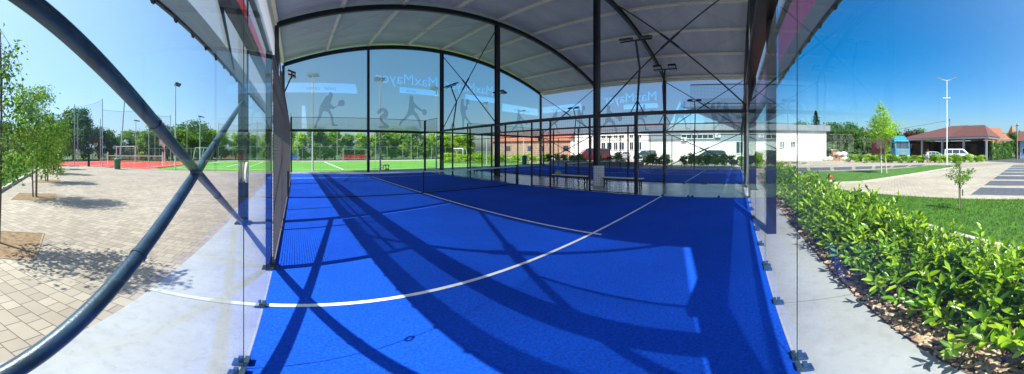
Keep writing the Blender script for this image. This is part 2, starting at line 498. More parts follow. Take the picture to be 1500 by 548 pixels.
# ------------------------------------------------------------------ the ground
sheet('ground', [(1400 * math.cos(t * PI / 24), 1400 * math.sin(t * PI / 24)) for t in range(48)], -0.03, M['field'])
sheet('paved_square', rect(-48, 70, -42, 23.4), 0.0, M['paver'])
sheet('paved_yard', [(24.6, 21), (24.6, -1.0), (48, -1.0), (70, 6), (90, 30), (60, 60), (38, 44), (26.5, 23.5)], 0.004, M['pavers_path'])
sheet('concrete_apron', [(-1.22, -0.82), (26.4, -0.82), (26.4, 22.0), (-1.22, 22.0)], 0.008, M['concrete'])
sheet('court_walkway', rect(10.06, 14.04, -0.1, 20.1), 0.012, M['slab'])
def floor(name, x0):
    return sheet(name, rect(x0, x0 + 10, 0, 20), 0.020, M['turf'])
floor('court_floor', 0.0)
floor('court_floor', 14.1)
def lines(x0):
    b = MB()
    def r(xa, xb, ya, yb): b.poly([(xa, ya, .024), (xb, ya, .024), (xb, yb, .024), (xa, yb, .024)])
    r(x0, x0 + 10, 2.99, 3.05)
    r(x0, x0 + 10, 16.95, 17.01)
    r(x0 + 4.965, x0 + 5.035, 2.83, 2.99); r(x0 + 4.965, x0 + 5.035, 3.05, 16.95); r(x0 + 4.965, x0 + 5.035, 17.01, 17.2)
    tag(b.build('court_lines', M['line']), kind='structure')
lines(0.0); lines(14.1)

# ------------------------------------------------------------------ the canopy
YF = (-0.3, 6.8, 13.9, 21.0)
XL, XM, XR = -0.62, 12.1, 24.82
def arch(x, y=None): return 10.2 - 2.2 * ((x - XM) / 12.7) ** 2
def colx(y, row):
    return (-0.86 if abs(y - 6.8) < .1 and row == XL else row)
canopy = thing('sports_canopy', 'large arched canopy on dark steel columns roofing both blue courts', 'canopy', (XM, 10.35, 0))
for y in YF:
    for x in (XL, XM, XR):
        yy = y - .3 if (x == XL and abs(y - 6.8) < .1) else y
        xx = colx(y, x)
        w_ = .26 if x == XM else .20
        top = arch(xx) + .1
        b = MB()   # H-section: two flanges and a web
        b.box(xx - w_ / 2, xx + w_ / 2, yy - w_ / 2, yy - w_ / 2 + .022, 0, top)
        b.box(xx - w_ / 2, xx + w_ / 2, yy + w_ / 2 - .022, yy + w_ / 2, 0, top)
        b.box(xx - .05, xx + .05, yy - w_ / 2 + .022, yy + w_ / 2 - .022, 0, top)
        b.box(xx - w_ / 2 - .07, xx + w_ / 2 + .07, yy - w_ / 2 - .07, yy + w_ / 2 + .07, 0.008, .035)
        b.build('column', M['steel'], canopy)
    b = MB()
    N = 36
    xs = [XL + (XR - XL) * i / N for i in range(N + 1)]
    for i in range(N):
        xa, xb = xs[i], xs[i + 1]
        za, zb = arch(xa), arch(xb)
        for (wd, o0, o1) in ((.18, 0, .02), (.012, .02, .30), (.18, .30, .32)):
            b.add([(xa, y - wd / 2, za + o0), (xa, y + wd / 2, za + o0), (xa, y + wd / 2, za + o1), (xa, y - wd / 2, za + o1),
                   (xb, y - wd / 2, zb + o0), (xb, y + wd / 2, zb + o0), (xb, y + wd / 2, zb + o1), (xb, y - wd / 2, zb + o1)],
                  [(0, 1, 2, 3), (7, 6, 5, 4), (1, 0, 4, 5), (2, 1, 5, 6), (3, 2, 6, 7), (0, 3, 7, 4)])
    b.build('arch_beam', M['steel'], canopy)
GP = [XL + (XR - XL) * k / 4 for k in (1, 3)]
for y in (YF[0], YF[3]):
    for x in GP:
        b = MB()
        b.box(x - .09, x + .09, y - .09, y + .09, 0, arch(x) - .001)
        b.build('gable_post', M['steel'], canopy)
for k in range(9):
    x = XL + (XR - XL) * k / 8
    z = arch(x) + .395
    b = MB(); b.bar((x, YF[0] - .5, z), (x, YF[3] + .3, z), .17, .17)
    b.build('purlin', M['cream'], canopy)
b = MB()
N = 40; x0, x1 = XL - .45, XR + .45
xs = [x0 + (x1 - x0) * i / N for i in range(N + 1)]
ys = [YF[0] - .55, YF[1], YF[2], YF[3] + .4]
vs_ = []
for dz in (.50, .535):
    for y in ys:
        for x in xs: vs_.append((x, y, arch(x) + dz))
W_ = N + 1; L_ = len(ys) * W_
fs_ = []
for j in range(len(ys) - 1):
    for i in range(N):
        q = j * W_ + i
        fs_.append((q, q + W_, q + W_ + 1, q + 1)); fs_.append((L_ + q, L_ + q + 1, L_ + q + W_ + 1, L_ + q + W_))
edge = list(range(W_)) + [j * W_ + N for j in range(1, len(ys))] + [(len(ys) - 1) * W_ + i for i in range(N - 1, -1, -1)] + [j * W_ for j in range(len(ys) - 2, 0, -1)]
for i in range(len(edge)):
    a, c = edge[i], edge[(i + 1) % len(edge)]
    fs_.append((a, c, L_ + c, L_ + a))
b.add(vs_, fs_); b.smooth = True
b.build('roof_membrane', M['membrane'], canopy)
for x, s in ((XL - .42, -1), (XR + .42, 1)):
    b = MB(); z = arch(x)
    b.box(x - .06, x + .06, YF[0] - .55, YF[3] + .4, z + .22, z + .49)
    b.build('eave_gutter', M['white'], canopy)
for y0_, y1_ in ((YF[2], YF[3]), (YF[0], YF[1]), (YF[1], YF[2])):      # thin wind bracing under the roof
    for xa, xb in ((XL, GP[0]), (GP[0], XM), (XM, GP[1]), (GP[1], XR)):
        for (p, q) in (((xa, y0_), (xb, y1_)), ((xb, y0_), (xa, y1_))):
            pts = [(p[0] + (q[0] - p[0]) * t / 6, p[1] + (q[1] - p[1]) * t / 6, arch(p[0] + (q[0] - p[0]) * t / 6) + .28) for t in range(7)]
            MB().tube(pts, .009, 5).build('roof_cable', M['galv'], canopy)
# tie beams
for x, z, h_ in ((XM, 3.32, .16), (XR, 3.35, .12)):
    MB().box(x - .07, x + .07, YF[0] + .11, YF[3] - .11, z - h_ / 2, z + h_ / 2).build('tie_beam', M['steel'], canopy)
MB().box(XL - .11, XL + .05, YF[0] + .11, YF[3] - .11, 3.88, 4.14).build('tie_beam', M['steel'], canopy)
MB().box(XL + .11, XR - .11, YF[0] - .02, YF[0] + .32, 4.40, 4.68).build('tie_beam', M['steel'], canopy)
MB().box(XL + .11, XR - .11, YF[3] + .10, YF[3] + .16, 3.12, 3.20).build('tie_beam', M['steel'], canopy)
def xbrace(p00, p01, p10, p11, r, material=M['steel'], plate=True, n=8):
    """two crossing tubes with turnbuckles; p00->p11 and p10->p01"""
    for p, q in ((p00, p11), (p10, p01)):
        p = Vector(p); q = Vector(q)
        MB().tube([p, q], r, n).build('brace', material, canopy)
        m0 = p.lerp(q, .44); m1 = p.lerp(q, .56)
        if plate: MB().tube([m0, m1], r * 1.7, n).build('turnbuckle', material, canopy)
for (ya, yb) in ((YF[0], YF[1]), (YF[2], YF[3])):
    xbrace((XM, ya + .15, 3.45), (XM, ya + .15, 9.9), (XM, yb - .15, 3.45), (XM, yb - .15, 9.9), .035)
    xbrace((XR, ya + .12, 3.45), (XR, ya + .12, 7.9), (XR, yb - .12, 3.45), (XR, yb - .12, 7.9), .035)
    xbrace((XR - .02, ya + .12, .2), (XR - .02, ya + .12, 3.25), (XR - .02, yb - .12, .2), (XR - .02, yb - .12, 3.25), .035)
xbrace((XL, YF[0] + .12, 3.1), (XL, YF[0] + .12, 7.9), (-.80, 5.1, 3.1), (-.80, 5.1, 7.9), .05, M['bluesteel'])
xbrace((-.62, YF[2] + .12, 4.7), (-.62, YF[2] + .12, 7.9), (-.62, YF[3] - .12, 4.7), (-.62, YF[3] - .12, 7.9), .04, M['bluesteel'])
# the thick lower cross beside the camera
A0, A1 = Vector((-.50, -.22, 2.78)), Vector((-.84, 6.38, .03))
B0, B1 = Vector((-.46, -.22, .28)), Vector((-.86, 6.38, 2.72))
for p, q in ((A0, A1), (B0, B1)):
    MB().tube([p, q], .047, 16).build('brace', M['bluesteel'], canopy)
for p, q, ts in ((A0, A1, (.34, .62)), (B0, B1, (.30, .60))):
    for t in ts:
        c0 = p.lerp(q, t)
        d_ = (q - p).normalized()
        MB().tube([c0 - d_ * .012, c0 + d_ * .012], .053, 16).build('collar', M['bluesteel'], canopy)
mid = (A0.lerp(A1, .482) + B0.lerp(B1, .482)) / 2
dy = (A1 - A0).normalized()
g = MB(); c_ = mid
nrm = Vector((1, .05, 0)).normalized()
pts = [c_ + Vector((-.0, a * .15, b_ * .075)) for a, b_ in ((-1, -.9), (-1, .9), (-.6, 1.0), (0, .35), (.6, 1), (1, .9), (1, -.9), (.6, -1), (0, -.35), (-.6, -1))]
xbv = [(p.x - .012, p.y, p.z) for p in pts] + [(p.x + .012, p.y, p.z) for p in pts]
k_ = len(pts)
g.add(xbv, [tuple(range(k_)), tuple(range(2 * k_ - 1, k_ - 1, -1))] + [(i, (i + 1) % k_, k_ + (i + 1) % k_, k_ + i) for i in range(k_)])
g.build('gusset_plate', M['bluesteel'], canopy)

# ------------------------------------------------------------------ banners laced into the canopy
POSE = {
 'a': [(352,195),(365,185),(380,195),(384,220),(376,240),(372,262),(366,285),(385,305),(400,312),(425,298),(430,270),(450,253),(475,255),(487,275),(478,300),(455,308),(430,306),(405,322),(385,336),(362,330),(362,345),(375,370),(385,400),(390,440),(395,458),(420,465),(424,475),(380,476),(374,450),(366,410),(350,370),(320,352),(300,362),(288,400),(262,440),(250,470),(248,492),(228,490),(238,460),(255,415),(268,370),(272,330),(282,300),(300,270),(320,235),(338,218),(350,215)],
 'b': [(315,272),(330,268),(342,280),(340,300),(352,320),(375,342),(400,358),(412,365),(425,358),(442,366),(447,385),(435,400),(415,398),(408,380),(385,368),(355,352),(352,375),(372,395),(388,425),(398,455),(404,490),(392,490),(380,455),(362,425),(340,405),(318,410),(290,435),(262,455),(245,480),(235,478),(248,450),(275,425),(295,395),(305,365),(308,330),(312,300)],
 'c': [(165,280),(178,272),(185,285),(182,305),(195,320),(203,300),(200,280),(212,268),(225,280),(222,300),(208,312),(212,335),(198,345),(200,370),(215,395),(240,425),(238,436),(212,412),(190,395),(186,430),(184,465),(172,462),(174,420),(168,380),(160,345),(160,310)],
 'd': [(62,410),(75,385),(105,376),(130,390),(135,420),(120,440),(95,440),(110,465),(135,480),(135,502),(75,502),(78,490),(105,485),(85,460),(80,435),(105,405),(95,398),(78,415)],
}
def pose_poly(key, h):
    p = POSE[key]
    z0 = max(y for x, y in p); s = h / (z0 - min(y for x, y in p)); xc = sum(x for x, y in p) / len(p)
    n_ = len(p); q = []
    for i in range(n_):                      # rounded outline through the points
        a, b_, c, d = [np.array(p[(i + k) % n_], float) for k in (-1, 0, 1, 2)]
        for t in (0, .33, .67):
            q.append(.5 * (2 * b_ + (c - a) * t + (2 * a - 5 * b_ + 4 * c - d) * t * t + (3 * b_ - a - 3 * c + d) * t ** 3))
    return [((x - xc) * s, (z0 - y) * s) for x, y in q]

def tri_mesh(name, loops3, material, parent):
    bm = bmesh.new()
    for lp in loops3:
        f = bm.faces.new([bm.verts.new(p) for p in lp])
    bm.normal_update()
    bmesh.ops.triangulate(bm, faces=bm.faces[:])
    me = bpy.data.meshes.new(name); bm.to_mesh(me); bm.free()
    return link_mesh(name, me, material, parent)

def text_mesh(name, txt, size, origin, ux, material, parent, spacing=1.0, bold=0.0):
    """lettering in the plane of ux and +Z, starting at origin"""
    cu = bpy.data.curves.new(name, 'FONT'); cu.body = txt; cu.size = size; cu.space_character = spacing; cu.align_x = 'CENTER'; cu.offset = bold
    to = bpy.data.objects.new(name, cu); COL.objects.link(to)
    me = bpy.data.meshes.new_from_object(to.evaluated_get(bpy.context.evaluated_depsgraph_get()))
    bpy.data.objects.remove(to); bpy.data.curves.remove(cu)
    ux = Vector(ux); o3 = Vector(origin)
    for v in me.vertices:
        v.co = o3 + ux * v.co.x + Vector((0, 0, v.co.y))
    me.materials.clear()
    return link_mesh(name, me, material, parent)

def banner(label, a, b_, inward, z0, deco, red=False):
    """open-weave banner from a to b_ (xy), lower hem at z0, following the roof above.
    a is the left end seen from inside; print is made for readers outside, so it runs mirrored inside.
    Strips and names are cut out of the coloured weave and filled with a thinner white one."""
    a = Vector((*a, 0)); b_ = Vector((*b_, 0)); L = (b_ - a).length; u = (b_ - a) / L; nrm = Vector((*inward, 0))
    root = thing('mesh_banner', label, 'banner', tuple((a + b_) / 2 + Vector((0, 0, z0))), 0, 'printed mesh banners round the canopy')
    off = root.location
    def pt(s, z, d=0): return tuple(a + u * s + nrm * d + Vector((0, 0, z)) - off)
    along_x = abs(u.x) > .5
    K = 14 if along_x else 2
    def top(s): return (arch((a + u * s).x) - .015) if along_x else 7.98
    zl = z0 + (red if red else .0)
    def strip(zlo, zhi, name, mm):
        pts = [pt(0, zlo), pt(L, zlo), pt(L, zhi), pt(0, zhi)]
        MB().add(pts, [(0, 1, 2, 3)]).build(name, mm, root, world=False)
    if red:
        strip(z0, z0 + .36, 'hem_band', M['banner_hem'])
        if not along_x: strip(z0 + .36, 4.47, 'lower_mesh', M['banner_side'])
        strip(4.47 if not along_x else z0 + .36, zl, 'red_band', M['banner_red'])
        q = MB()
        k = int(L / .42); path = []
        for i in range(k):
            s = (i + .5) * L / k
            path += [pt(s - .05, z0 - .004), pt(s - .012, z0 - .05), pt(s + .012, z0 - .05), pt(s + .05, z0 - .004)]
        q.tube(path, .010, 5)
        q.build('lacing', M['steel'], root, world=False)
    bm = bmesh.new()
    def loop(p2):
        vs = [bm.verts.new((x, z, 0)) for x, z in p2]
        for i in range(len(vs)): bm.edges.new((vs[i], vs[(i + 1) % len(vs)]))
    loop([(L * i / K, zl) for i in range(K + 1)] + [(L * i / K, top(L * i / K)) for i in range(K, -1, -1)])
    for item in deco:
        kind = item[0]
        if kind == 'strip':
            _, s0, s1, zb, zt = item
            p2 = [(s0, zb), (s1 + .15, zb), (s1, zt), (s0, zt)]
            loop(p2)
            MB().add([pt(x, z) for x, z in p2], [(0, 1, 2, 3)]).build('printed_strip', M['print_white'], root, world=False)
        elif kind == 'text':
            _, txt, s, zb, size, mm = item
            if mm is M['print_white']:
                o = text_mesh('lettering', txt, size, pt(s, zb, 0), -u, mm, root)
                tb = bmesh.new(); tb.from_mesh(o.data)
                ba = a - off
                mp = {}
                for e in tb.edges:
                    if len(e.link_faces) == 1:
                        for v in e.verts:
                            if v.index not in mp:
                                mp[v.index] = bm.verts.new(((v.co - ba).dot(u), v.co.z + off.z, 0))
                        bm.edges.new((mp[e.verts[0].index], mp[e.verts[1].index]))
                tb.free()
            else:
                ws = txt.split(' ')
                for wd_, o_ in zip(ws, (1.62, -1.55) if len(ws) == 2 else (0,)):
                    text_mesh('lettering', wd_, size, pt(s + o_ * size, zb, .008), -u, mm, root)
        elif kind == 'player':
            _, key, s, zb, h = item
            tri_mesh('player_silhouette', [[pt(s + x, zb + z, .012) for x, z in pose_poly(key, h)]], M['print_blue'], root)
    bmesh.ops.triangle_fill(bm, use_beauty=True, use_dissolve=False, edges=bm.edges[:], normal=(0, 0, 1))
    for v in bm.verts: v.co = Vector(pt(v.co.x, v.co.y))
    bm.normal_update()
    me = bpy.data.meshes.new('mesh_cloth'); bm.to_mesh(me); bm.free()
    link_mesh('mesh_cloth', me, M['banner_side' if red else 'banner'], root)
    q = MB(); q.tube([pt(0, z0), pt(L, z0)], .025, 6); q.build('hem_rope', M['steel'], root, world=False)
    return root

YB = YF[3] + .13
# far gable, read from inside left to right (x grows)
xs5 = [XL + .1, GP[0], XM, GP[1], XR - .1]
zg = 3.22
banner('leftmost far gable banner with a padel center strip over a player swinging low', (xs5[0], YB), (xs5[1], YB), (0, -1), zg,
       [('strip', .05, 5.3, 6.02, 6.78), ('text', 'padel center', 2.7, 6.24, .42, M['print_blue']), ('player', 'a', 3.35, 3.35, 2.75), ('strip', 1.25, 1.5, 3.3, 5.0)])
banner('far gable banner with the large white name over a lunging player and a curved figure', (xs5[1], YB), (xs5[2], YB), (0, -1), zg,
       [('text', 'MaxMayer', 3.35, 7.05, 1.3, M['print_white']), ('strip', 2.6, 6.0, 6.3, 6.78), ('text', 'sports', 3.6, 6.42, .36, M['print_blue']), ('player', 'b', 3.9, 3.55, 2.6), ('player', 'd', 1.2, 3.4, 1.6)])
banner('far gable banner with the large white name above a player holding the racket up', (xs5[2], YB), (xs5[3], YB), (0, -1), zg,
       [('text', 'MaxMayer', 3.1, 7.05, 1.3, M['print_white']), ('strip', 2.5, 5.9, 6.3, 6.78), ('player', 'c', 2.5, 3.5, 2.9)])
banner('rightmost far gable banner with a pale strip and one small player', (xs5[3], YB), (xs5[4], YB), (0, -1), zg,
       [('strip', .6, 6.0, 5.6, 6.4), ('text', 'padel center', 3.4, 5.82, .42, M['print_blue']), ('player', 'b', 3.2, 3.4, 2.6)])
XB = XR + .12
banner('right side banner in the far bay with a pale strip over two players', (XB, YF[3] - .1), (XB, YF[2] + .1), (-1, 0), 3.22,
       [('strip', .1, 5.2, 5.9, 6.6), ('text', 'padel center', 2.6, 6.1, .42, M['print_blue']), ('player', 'a', 2.0, 3.4, 2.7), ('player', 'c', 5.3, 3.5, 2.8)])
banner('right side banner in the middle bay with the large white name and two players', (XB, YF[2] - .1), (XB, YF[1] + .1), (-1, 0), 3.22,
       [('text', 'MaxMayer', 3.5, 6.3, 1.3, M['print_white']), ('strip', 2.9, 6.2, 5.6, 6.05), ('player', 'b', 1.6, 3.4, 2.7), ('player', 'a', 4.9, 3.4, 2.6)])
banner('right side banner in the near bay with a pale strip above three players', (XB, YF[1] - .1), (XB, YF[0] + .1), (-1, 0), 3.22,
       [('strip', 1.3, 7.0, 5.6, 6.3), ('text', 'padel center', 4.0, 5.8, .42, M['print_blue']), ('player', 'a', 1.6, 3.4, 2.7), ('player', 'c', 4.5, 3.4, 2.6), ('player', 'b', 5.6, 3.4, 2.5)])
# left side (outside the glass) and near gable: grey hem, red band, open mesh above
XA = XL - .14
lb = (('left side banner with a red band in the bay beside the crossed tubes', -.11, 6.35), ('left side banner with a red band in the middle bay beyond the mesh fence', 6.65, 13.8), ('left side banner with a red band in the far bay beside the football pitch', 14.0, 20.9))
for lab, ya, yb in lb:
    banner(lab, (XA, ya), (XA, yb), (1, 0), 2.97, [], 2.08)
YN = YF[0] - .125
nb = ('near gable banner with a red band in the bay over the camera corner', 'near gable banner with a red band right of the translucent post', 'near gable banner with a red band right of the middle column', 'near gable banner with a red band in the last bay of the second court')
for i in range(4):
    banner(nb[i], (xs5[i + 1] - .1, YN), ((xs5[i] + .1) if i else XL - .12, YN), (0, 1), 2.97, [], 1.42)

# ------------------------------------------------------------------ court walls
def wires(x0, y0, x1, y1, z0, z1, step=.05, r=.004, name='mesh_panel', parent=None, material=None, frame=True, zstep=None):
    """welded wire panel between two ground points"""
    b = MB(); a = Vector((x0, y0, 0)); c = Vector((x1, y1, 0)); L = (c - a).length; u = (c - a) / L; nn = Vector((-u.y, u.x, 0))
    k = max(1, round(L / step))
    for i in range(k + 1):
        p = a + u * (L * i / k)
        b.bar((p.x, p.y, z0), (p.x, p.y, z1), r, r)
    k = max(1, round((z1 - z0) / (zstep or step)))
    for i in range(k + 1):
        z = z0 + (z1 - z0) * i / k
        p = a + nn * r; q = c + nn * r
        b.bar((p.x, p.y, z), (q.x, q.y, z), r, r)
    if frame:
        for z in (z0, z1):
            b.bar((a.x, a.y, z), (c.x, c.y, z), .03, .03)
    return b.build(name, material or M['wire'], parent)

def glass_wall(label, p, q, heights, out, parent_name='glass_wall', clips=True, mesh_top=True, seal=True, red_top=False, white_post=False):
    """row of 2 m toughened panes from p to q on floor clips; heights per pane: mesh panel on top up to that height"""
    p = Vector((*p, 0)); q = Vector((*q, 0)); L = (q - p).length; u = (q - p) / L; o2 = Vector((*out, 0))
    root = thing(parent_name, label, 'glass wall', tuple((p + q) / 2), 0, 'glass walls of the courts')
    k = round(L / 2)
    t = .012
    for i in range(k):
        a = p + u * (2 * i + .004); c = p + u * (2 * i + 2 - .004)
        b = MB()
        s0 = a + o2 * .002; s1 = c + o2 * .002
        lo = [s0, s1, s1 + o2 * t, s0 + o2 * t]
        vs2 = [(v.x, v.y, .03) for v in lo] + [(v.x, v.y, 2.99) for v in lo]
        b.add(vs2, [(0, 3, 2, 1), (4, 5, 6, 7), (0, 1, 5, 4), (1, 2, 6, 5), (2, 3, 7, 6), (3, 0, 4, 7)])
        b.build('glass_pane', M['glass'], root)
        if heights[i] > 3.05:
            wires(*(a + o2 * .02)[:2], *(c + o2 * .02)[:2], 3.03, heights[i], .05, .004, 'mesh_panel', root)
    for i in range(1, k):
        s = p + u * (2 * i) + o2 * .008
        if seal:
            b = MB(); b.bar((s.x, s.y, .03), (s.x, s.y, 2.99), .0055, .0055); b.build('joint_seal', M['edge'], root)
    for i in range(k + 1):
        s = p + u * (2 * i) + o2 * .055
        if i in (0, k) or heights[min(i, k - 1)] > 3.05 and False:
            b = MB(); b.box(s.x - .035, s.x + .035, s.y - .035, s.y + .035, .01, max(heights[min(i, k - 1)], 3.0)); b.build('corner_post', M['white' if white_post and i == 0 else 'black'], root)
    b = MB(); a = p + o2 * .055; c = q + o2 * .055
    b.bar((a.x, a.y, 3.0), (c.x, c.y, 3.0), .04, .04); b.build('top_rail', M['redpaint'] if red_top else M['black'], root)
    if clips:
        for i in range(2 * k + 1):
            for ds in ((-.07, .07) if (i % 2 == 0 and 0 < i < 2 * k) else (0,)):
                s = p + u * (i + ds)
                b = MB()
                b.cbox((s.x, s.y, .045), (.035 + .05 * abs(u.x), .035 + .05 * abs(u.y), .05))
                e = s + o2 * .05
                b.cbox((e.x, e.y, .022), (.08, .08, .022))
                b.cbox((s.x + o2.x * .04, s.y + o2.y * .04, .06), (.03, .03, .06))
                b.build('floor_clip', M['bluesteel'], root, bevel=.004)
    return root

def mesh_fence(label, x, ya, yb, out, h=3.0, step=.05, r=.004, red=False, postxs=None, gates=(), material=None):
    root = thing('mesh_fence', label, 'fence', (x, (ya + yb) / 2, 0), 0, 'welded mesh side fences of the courts')
    ys = postxs or [ya + i * 2 for i in range(int(round((yb - ya) / 2)) + 1)]
    for y in ys:
        xx = x + out * .04
        b = MB(); b.box(xx - .03, xx + .03, y - .03, y + .03, .01, h); b.build('post', M['black'], root)
        b = MB(); b.box(xx - .10, xx + .10, y - .07, y + .07, .009, .024); b.build('foot_plate', M['bluesteel'], root)
    for i in range(len(ys) - 1):
        if i in gates: continue
        wires(x, ys[i] + .035, x, ys[i + 1] - .035, .06, h - .03, step, r, 'mesh_panel', root, material)
    b = MB(); t_ = .07 if red else .05; b.bar((x + out * .04, ya, h), (x + out * .04, yb, h), t_, t_); b.build('top_rail', M['redpaint'] if red else M['black'], root)
    b = MB(); b.bar((x + out * .04, ya, h - .42), (x + out * .04, yb, h - .42), .04, .04); b.build('middle_rail', M['black'], root)
    return root

hh = [4, 3.0]
glass_wall('near glass back wall of the first court, running beside the camera past the hedge', (0, 0), (10, 0), [4, 3, 3, 3, 4], (0, -1))
glass_wall('near left glass corner wall between the camera and the crossed tubes', (0, 0), (0, 4), [4, 3], (-1, 0))
lw = COL.objects['glass_wall.001']
q = MB(); q.tube([(.010, 2.0 + .024 * math.cos(t * PI / 12), 1.53 + .052 * math.sin(t * PI / 12) + .012 * math.cos(t * PI / 12)) for t in range(25)], .009, 8, cap=False)
q.build('oval_pane_clamp', M['cream'], lw)
glass_wall('right glass corner wall of the first court beside the concrete walkway', (10, 0), (10, 4), [4, 3], (1, 0), white_post=True)
glass_wall('far glass back wall of the first court in front of the green pitch', (0, 20), (10, 20), [4] * 5, (0, 1))
glass_wall('far left glass corner wall of the first court behind the mesh fence', (0, 16), (0, 20), [3, 4], (-1, 0))
glass_wall('far right glass corner wall of the first court beyond the net post', (10, 16), (10, 20), [3, 4], (1, 0))
mesh_fence('grey mesh side fence on the left of the first court, seen almost edge on', 0.0, 4.06, 16, -1, 3.0, .05, .006, material=M['wiregrey'], postxs=[4.06, 6, 8, 10, 12, 14, 15.96])
mesh_fence('black mesh side fence between the first court and the benches', 10.0, 4.06, 15.94, 1, 3.0, .10, .004, postxs=[4.06, 6, 8, 9.1, 10.9, 12, 14, 15.94], gates=(3,))
glass_wall('near glass back wall of the second court beyond the walkway', (14.1, 0), (24.1, 0), [4] * 5, (0, -1), clips=False)
glass_wall('glass corner wall with a red top rail at the near end of the second court', (14.1, 0), (14.1, 4), [4, 3], (-1, 0), red_top=True)
glass_wall('far glass corner wall of the second court under the right side banners', (24.1, 0), (24.1, 4), [4, 3], (1, 0))
glass_wall('far glass back wall of the second court at the end of the walkway', (14.1, 20), (24.1, 20), [4] * 5, (0, 1), clips=False)
mesh_fence('black mesh fence with a red top rail on the near side of the second court', 14.1, 4.06, 19.94, -1, 3.0, .12, .005, True, postxs=[4.06, 6, 8, 9.1, 10.9, 12, 14, 16, 18, 19.94], gates=(3,))
mesh_fence('black mesh fence on the far side of the second court before the parked cars', 24.1, 4.06, 19.94, 1, 3.0, .12, .005, postxs=[4.06, 6, 8, 9.1, 10.9, 12, 14, 16, 18, 19.94], gates=(3,))

# nets
def court_net(label, x0):
    root = thing('court_net', label, 'net', (x0 + 5, 10, 0), 0, 'nets across the courts')
    for x in (x0 + .02, x0 + 9.98):
        MB().box(x - .045, x + .045, 9.955, 10.045, .02, .95).build('post', M['black'], root)
    b = MB()
    K = 20
    def zt(t): return .91 - .035 * math.sin(PI * t)
    for i in range(K):
        xa, xb = x0 + .07 + 9.86 * i / K, x0 + .07 + 9.86 * (i + 1) / K
        za, zb = zt(i / K), zt((i + 1) / K)
        b.add([(xa, 9.985, za - .05), (xb, 9.985, zb - .05), (xb, 9.985, zb), (xa, 9.985, za), (xa, 10.015, za - .05), (xb, 10.015, zb - .05), (xb, 10.015, zb), (xa, 10.015, za)],
              [(0, 1, 2, 3), (7, 6, 5, 4), (3, 2, 6, 7), (1, 0, 4, 5)])
    b.build('net_tape', M['white'], root)
    b = MB()
    for i in range(0, 220):
        x = x0 + .07 + 9.86 * i / 219
        b.bar((x, 10, .04), (x, 10, zt((x - x0) / 10) - .05), .0022, .0022)
    for j in range(18):
        z = .05 + j * .046
        b.bar((x0 + .07, 10.003, z), (x0 + 9.93, 10.003, z), .0022, .0022)
    b.build('net_mesh', M['wire'], root)
    MB().bar((x0 + .07, 10, .035), (x0 + 9.93, 10, .035), .03, .035).build('bottom_cord', M['black'], root)
    MB().box(x0 + 4.975, x0 + 5.025, 9.98, 9.984, .02, .86).build('centre_strap', M['wire'], root)
court_net('white taped net across the first court', 0.0)
court_net('white taped net across the second court beyond the benches', 14.1)

# floodlights on the court fences
def floodlight(label, x, y, s, lean):
    root = thing('floodlight', label, 'floodlight', (x, y, 3.0), 0, 'court floodlights on bent poles')
    MB().tube([(x, y, 2.98), (x + s * .32, y, 4.9), (x + s * .32 - lean * s, y, 5.9)], .045, 8).build('pole', M['black'], root)
    hx = x + s * .32 - lean * s
    MB().bar((hx, y - .62, 5.92), (hx, y + .62, 5.92), .05, .05).build('cross_arm', M['black'], root)
    for dy_ in (-.38, .38):
        b = MB()
        for (xx, sy, sz) in ((0, .23, .05),):
            b.add([(hx - s * .22, y + dy_ - .2, 5.90), (hx - s * .22, y + dy_ + .2, 5.90), (hx + s * .2, y + dy_ + .2, 6.06), (hx + s * .2, y + dy_ - .2, 6.06),
                   (hx - s * .24, y + dy_ - .2, 5.98), (hx - s * .24, y + dy_ + .2, 5.98), (hx + s * .18, y + dy_ + .2, 6.15), (hx + s * .18, y + dy_ - .2, 6.15)],
                  [(0, 3, 2, 1), (4, 5, 6, 7), (0, 1, 5, 4), (1, 2, 6, 5), (2, 3, 7, 6), (3, 0, 4, 7)])
        lh = b.build('lamp_head', M['black'], root)
        q = MB(); q.add([(hx - s * .18, y + dy_ - .17, 5.902), (hx - s * .18, y + dy_ + .17, 5.902), (hx + s * .17, y + dy_ + .17, 6.04), (hx + s * .17, y + dy_ - .17, 6.04)], [(0, 3, 2, 1)])
        o = q.build('lens', M['lampglass'], lh); o.location.z -= .004
    b = MB()
    for dy_ in (-.3, .3):
        b.tube([(x, y + dy_, 3.0), (x + s * .07, y, 3.55)], .02, 6)
    b.build('bracket', M['black'], root)
for lab, x, y, s in (
    ('bent pole floodlight at the far end of the grey mesh fence', -.04, 16, -1),
    ('bent pole floodlight on the first court fence, nearest the middle column cross', 10.04, 16, 1),
    ('bent pole floodlight on the glass corner beside the benches, largest in view', 10.04, 4, 1),
    ('bent pole floodlight on the second court corner just right of the largest one', 14.06, 4, -1),
    ('bent pole floodlight on the second court left of the far middle column', 14.06, 16, -1),
    ('bent pole floodlight on the far side of the second court, before the far bay cross', 24.14, 16, 1),
    ('bent pole floodlight on the far corner of the second court before the near bay cross', 24.14, 4, 1)):
    floodlight(lab, x, y, s, .42)

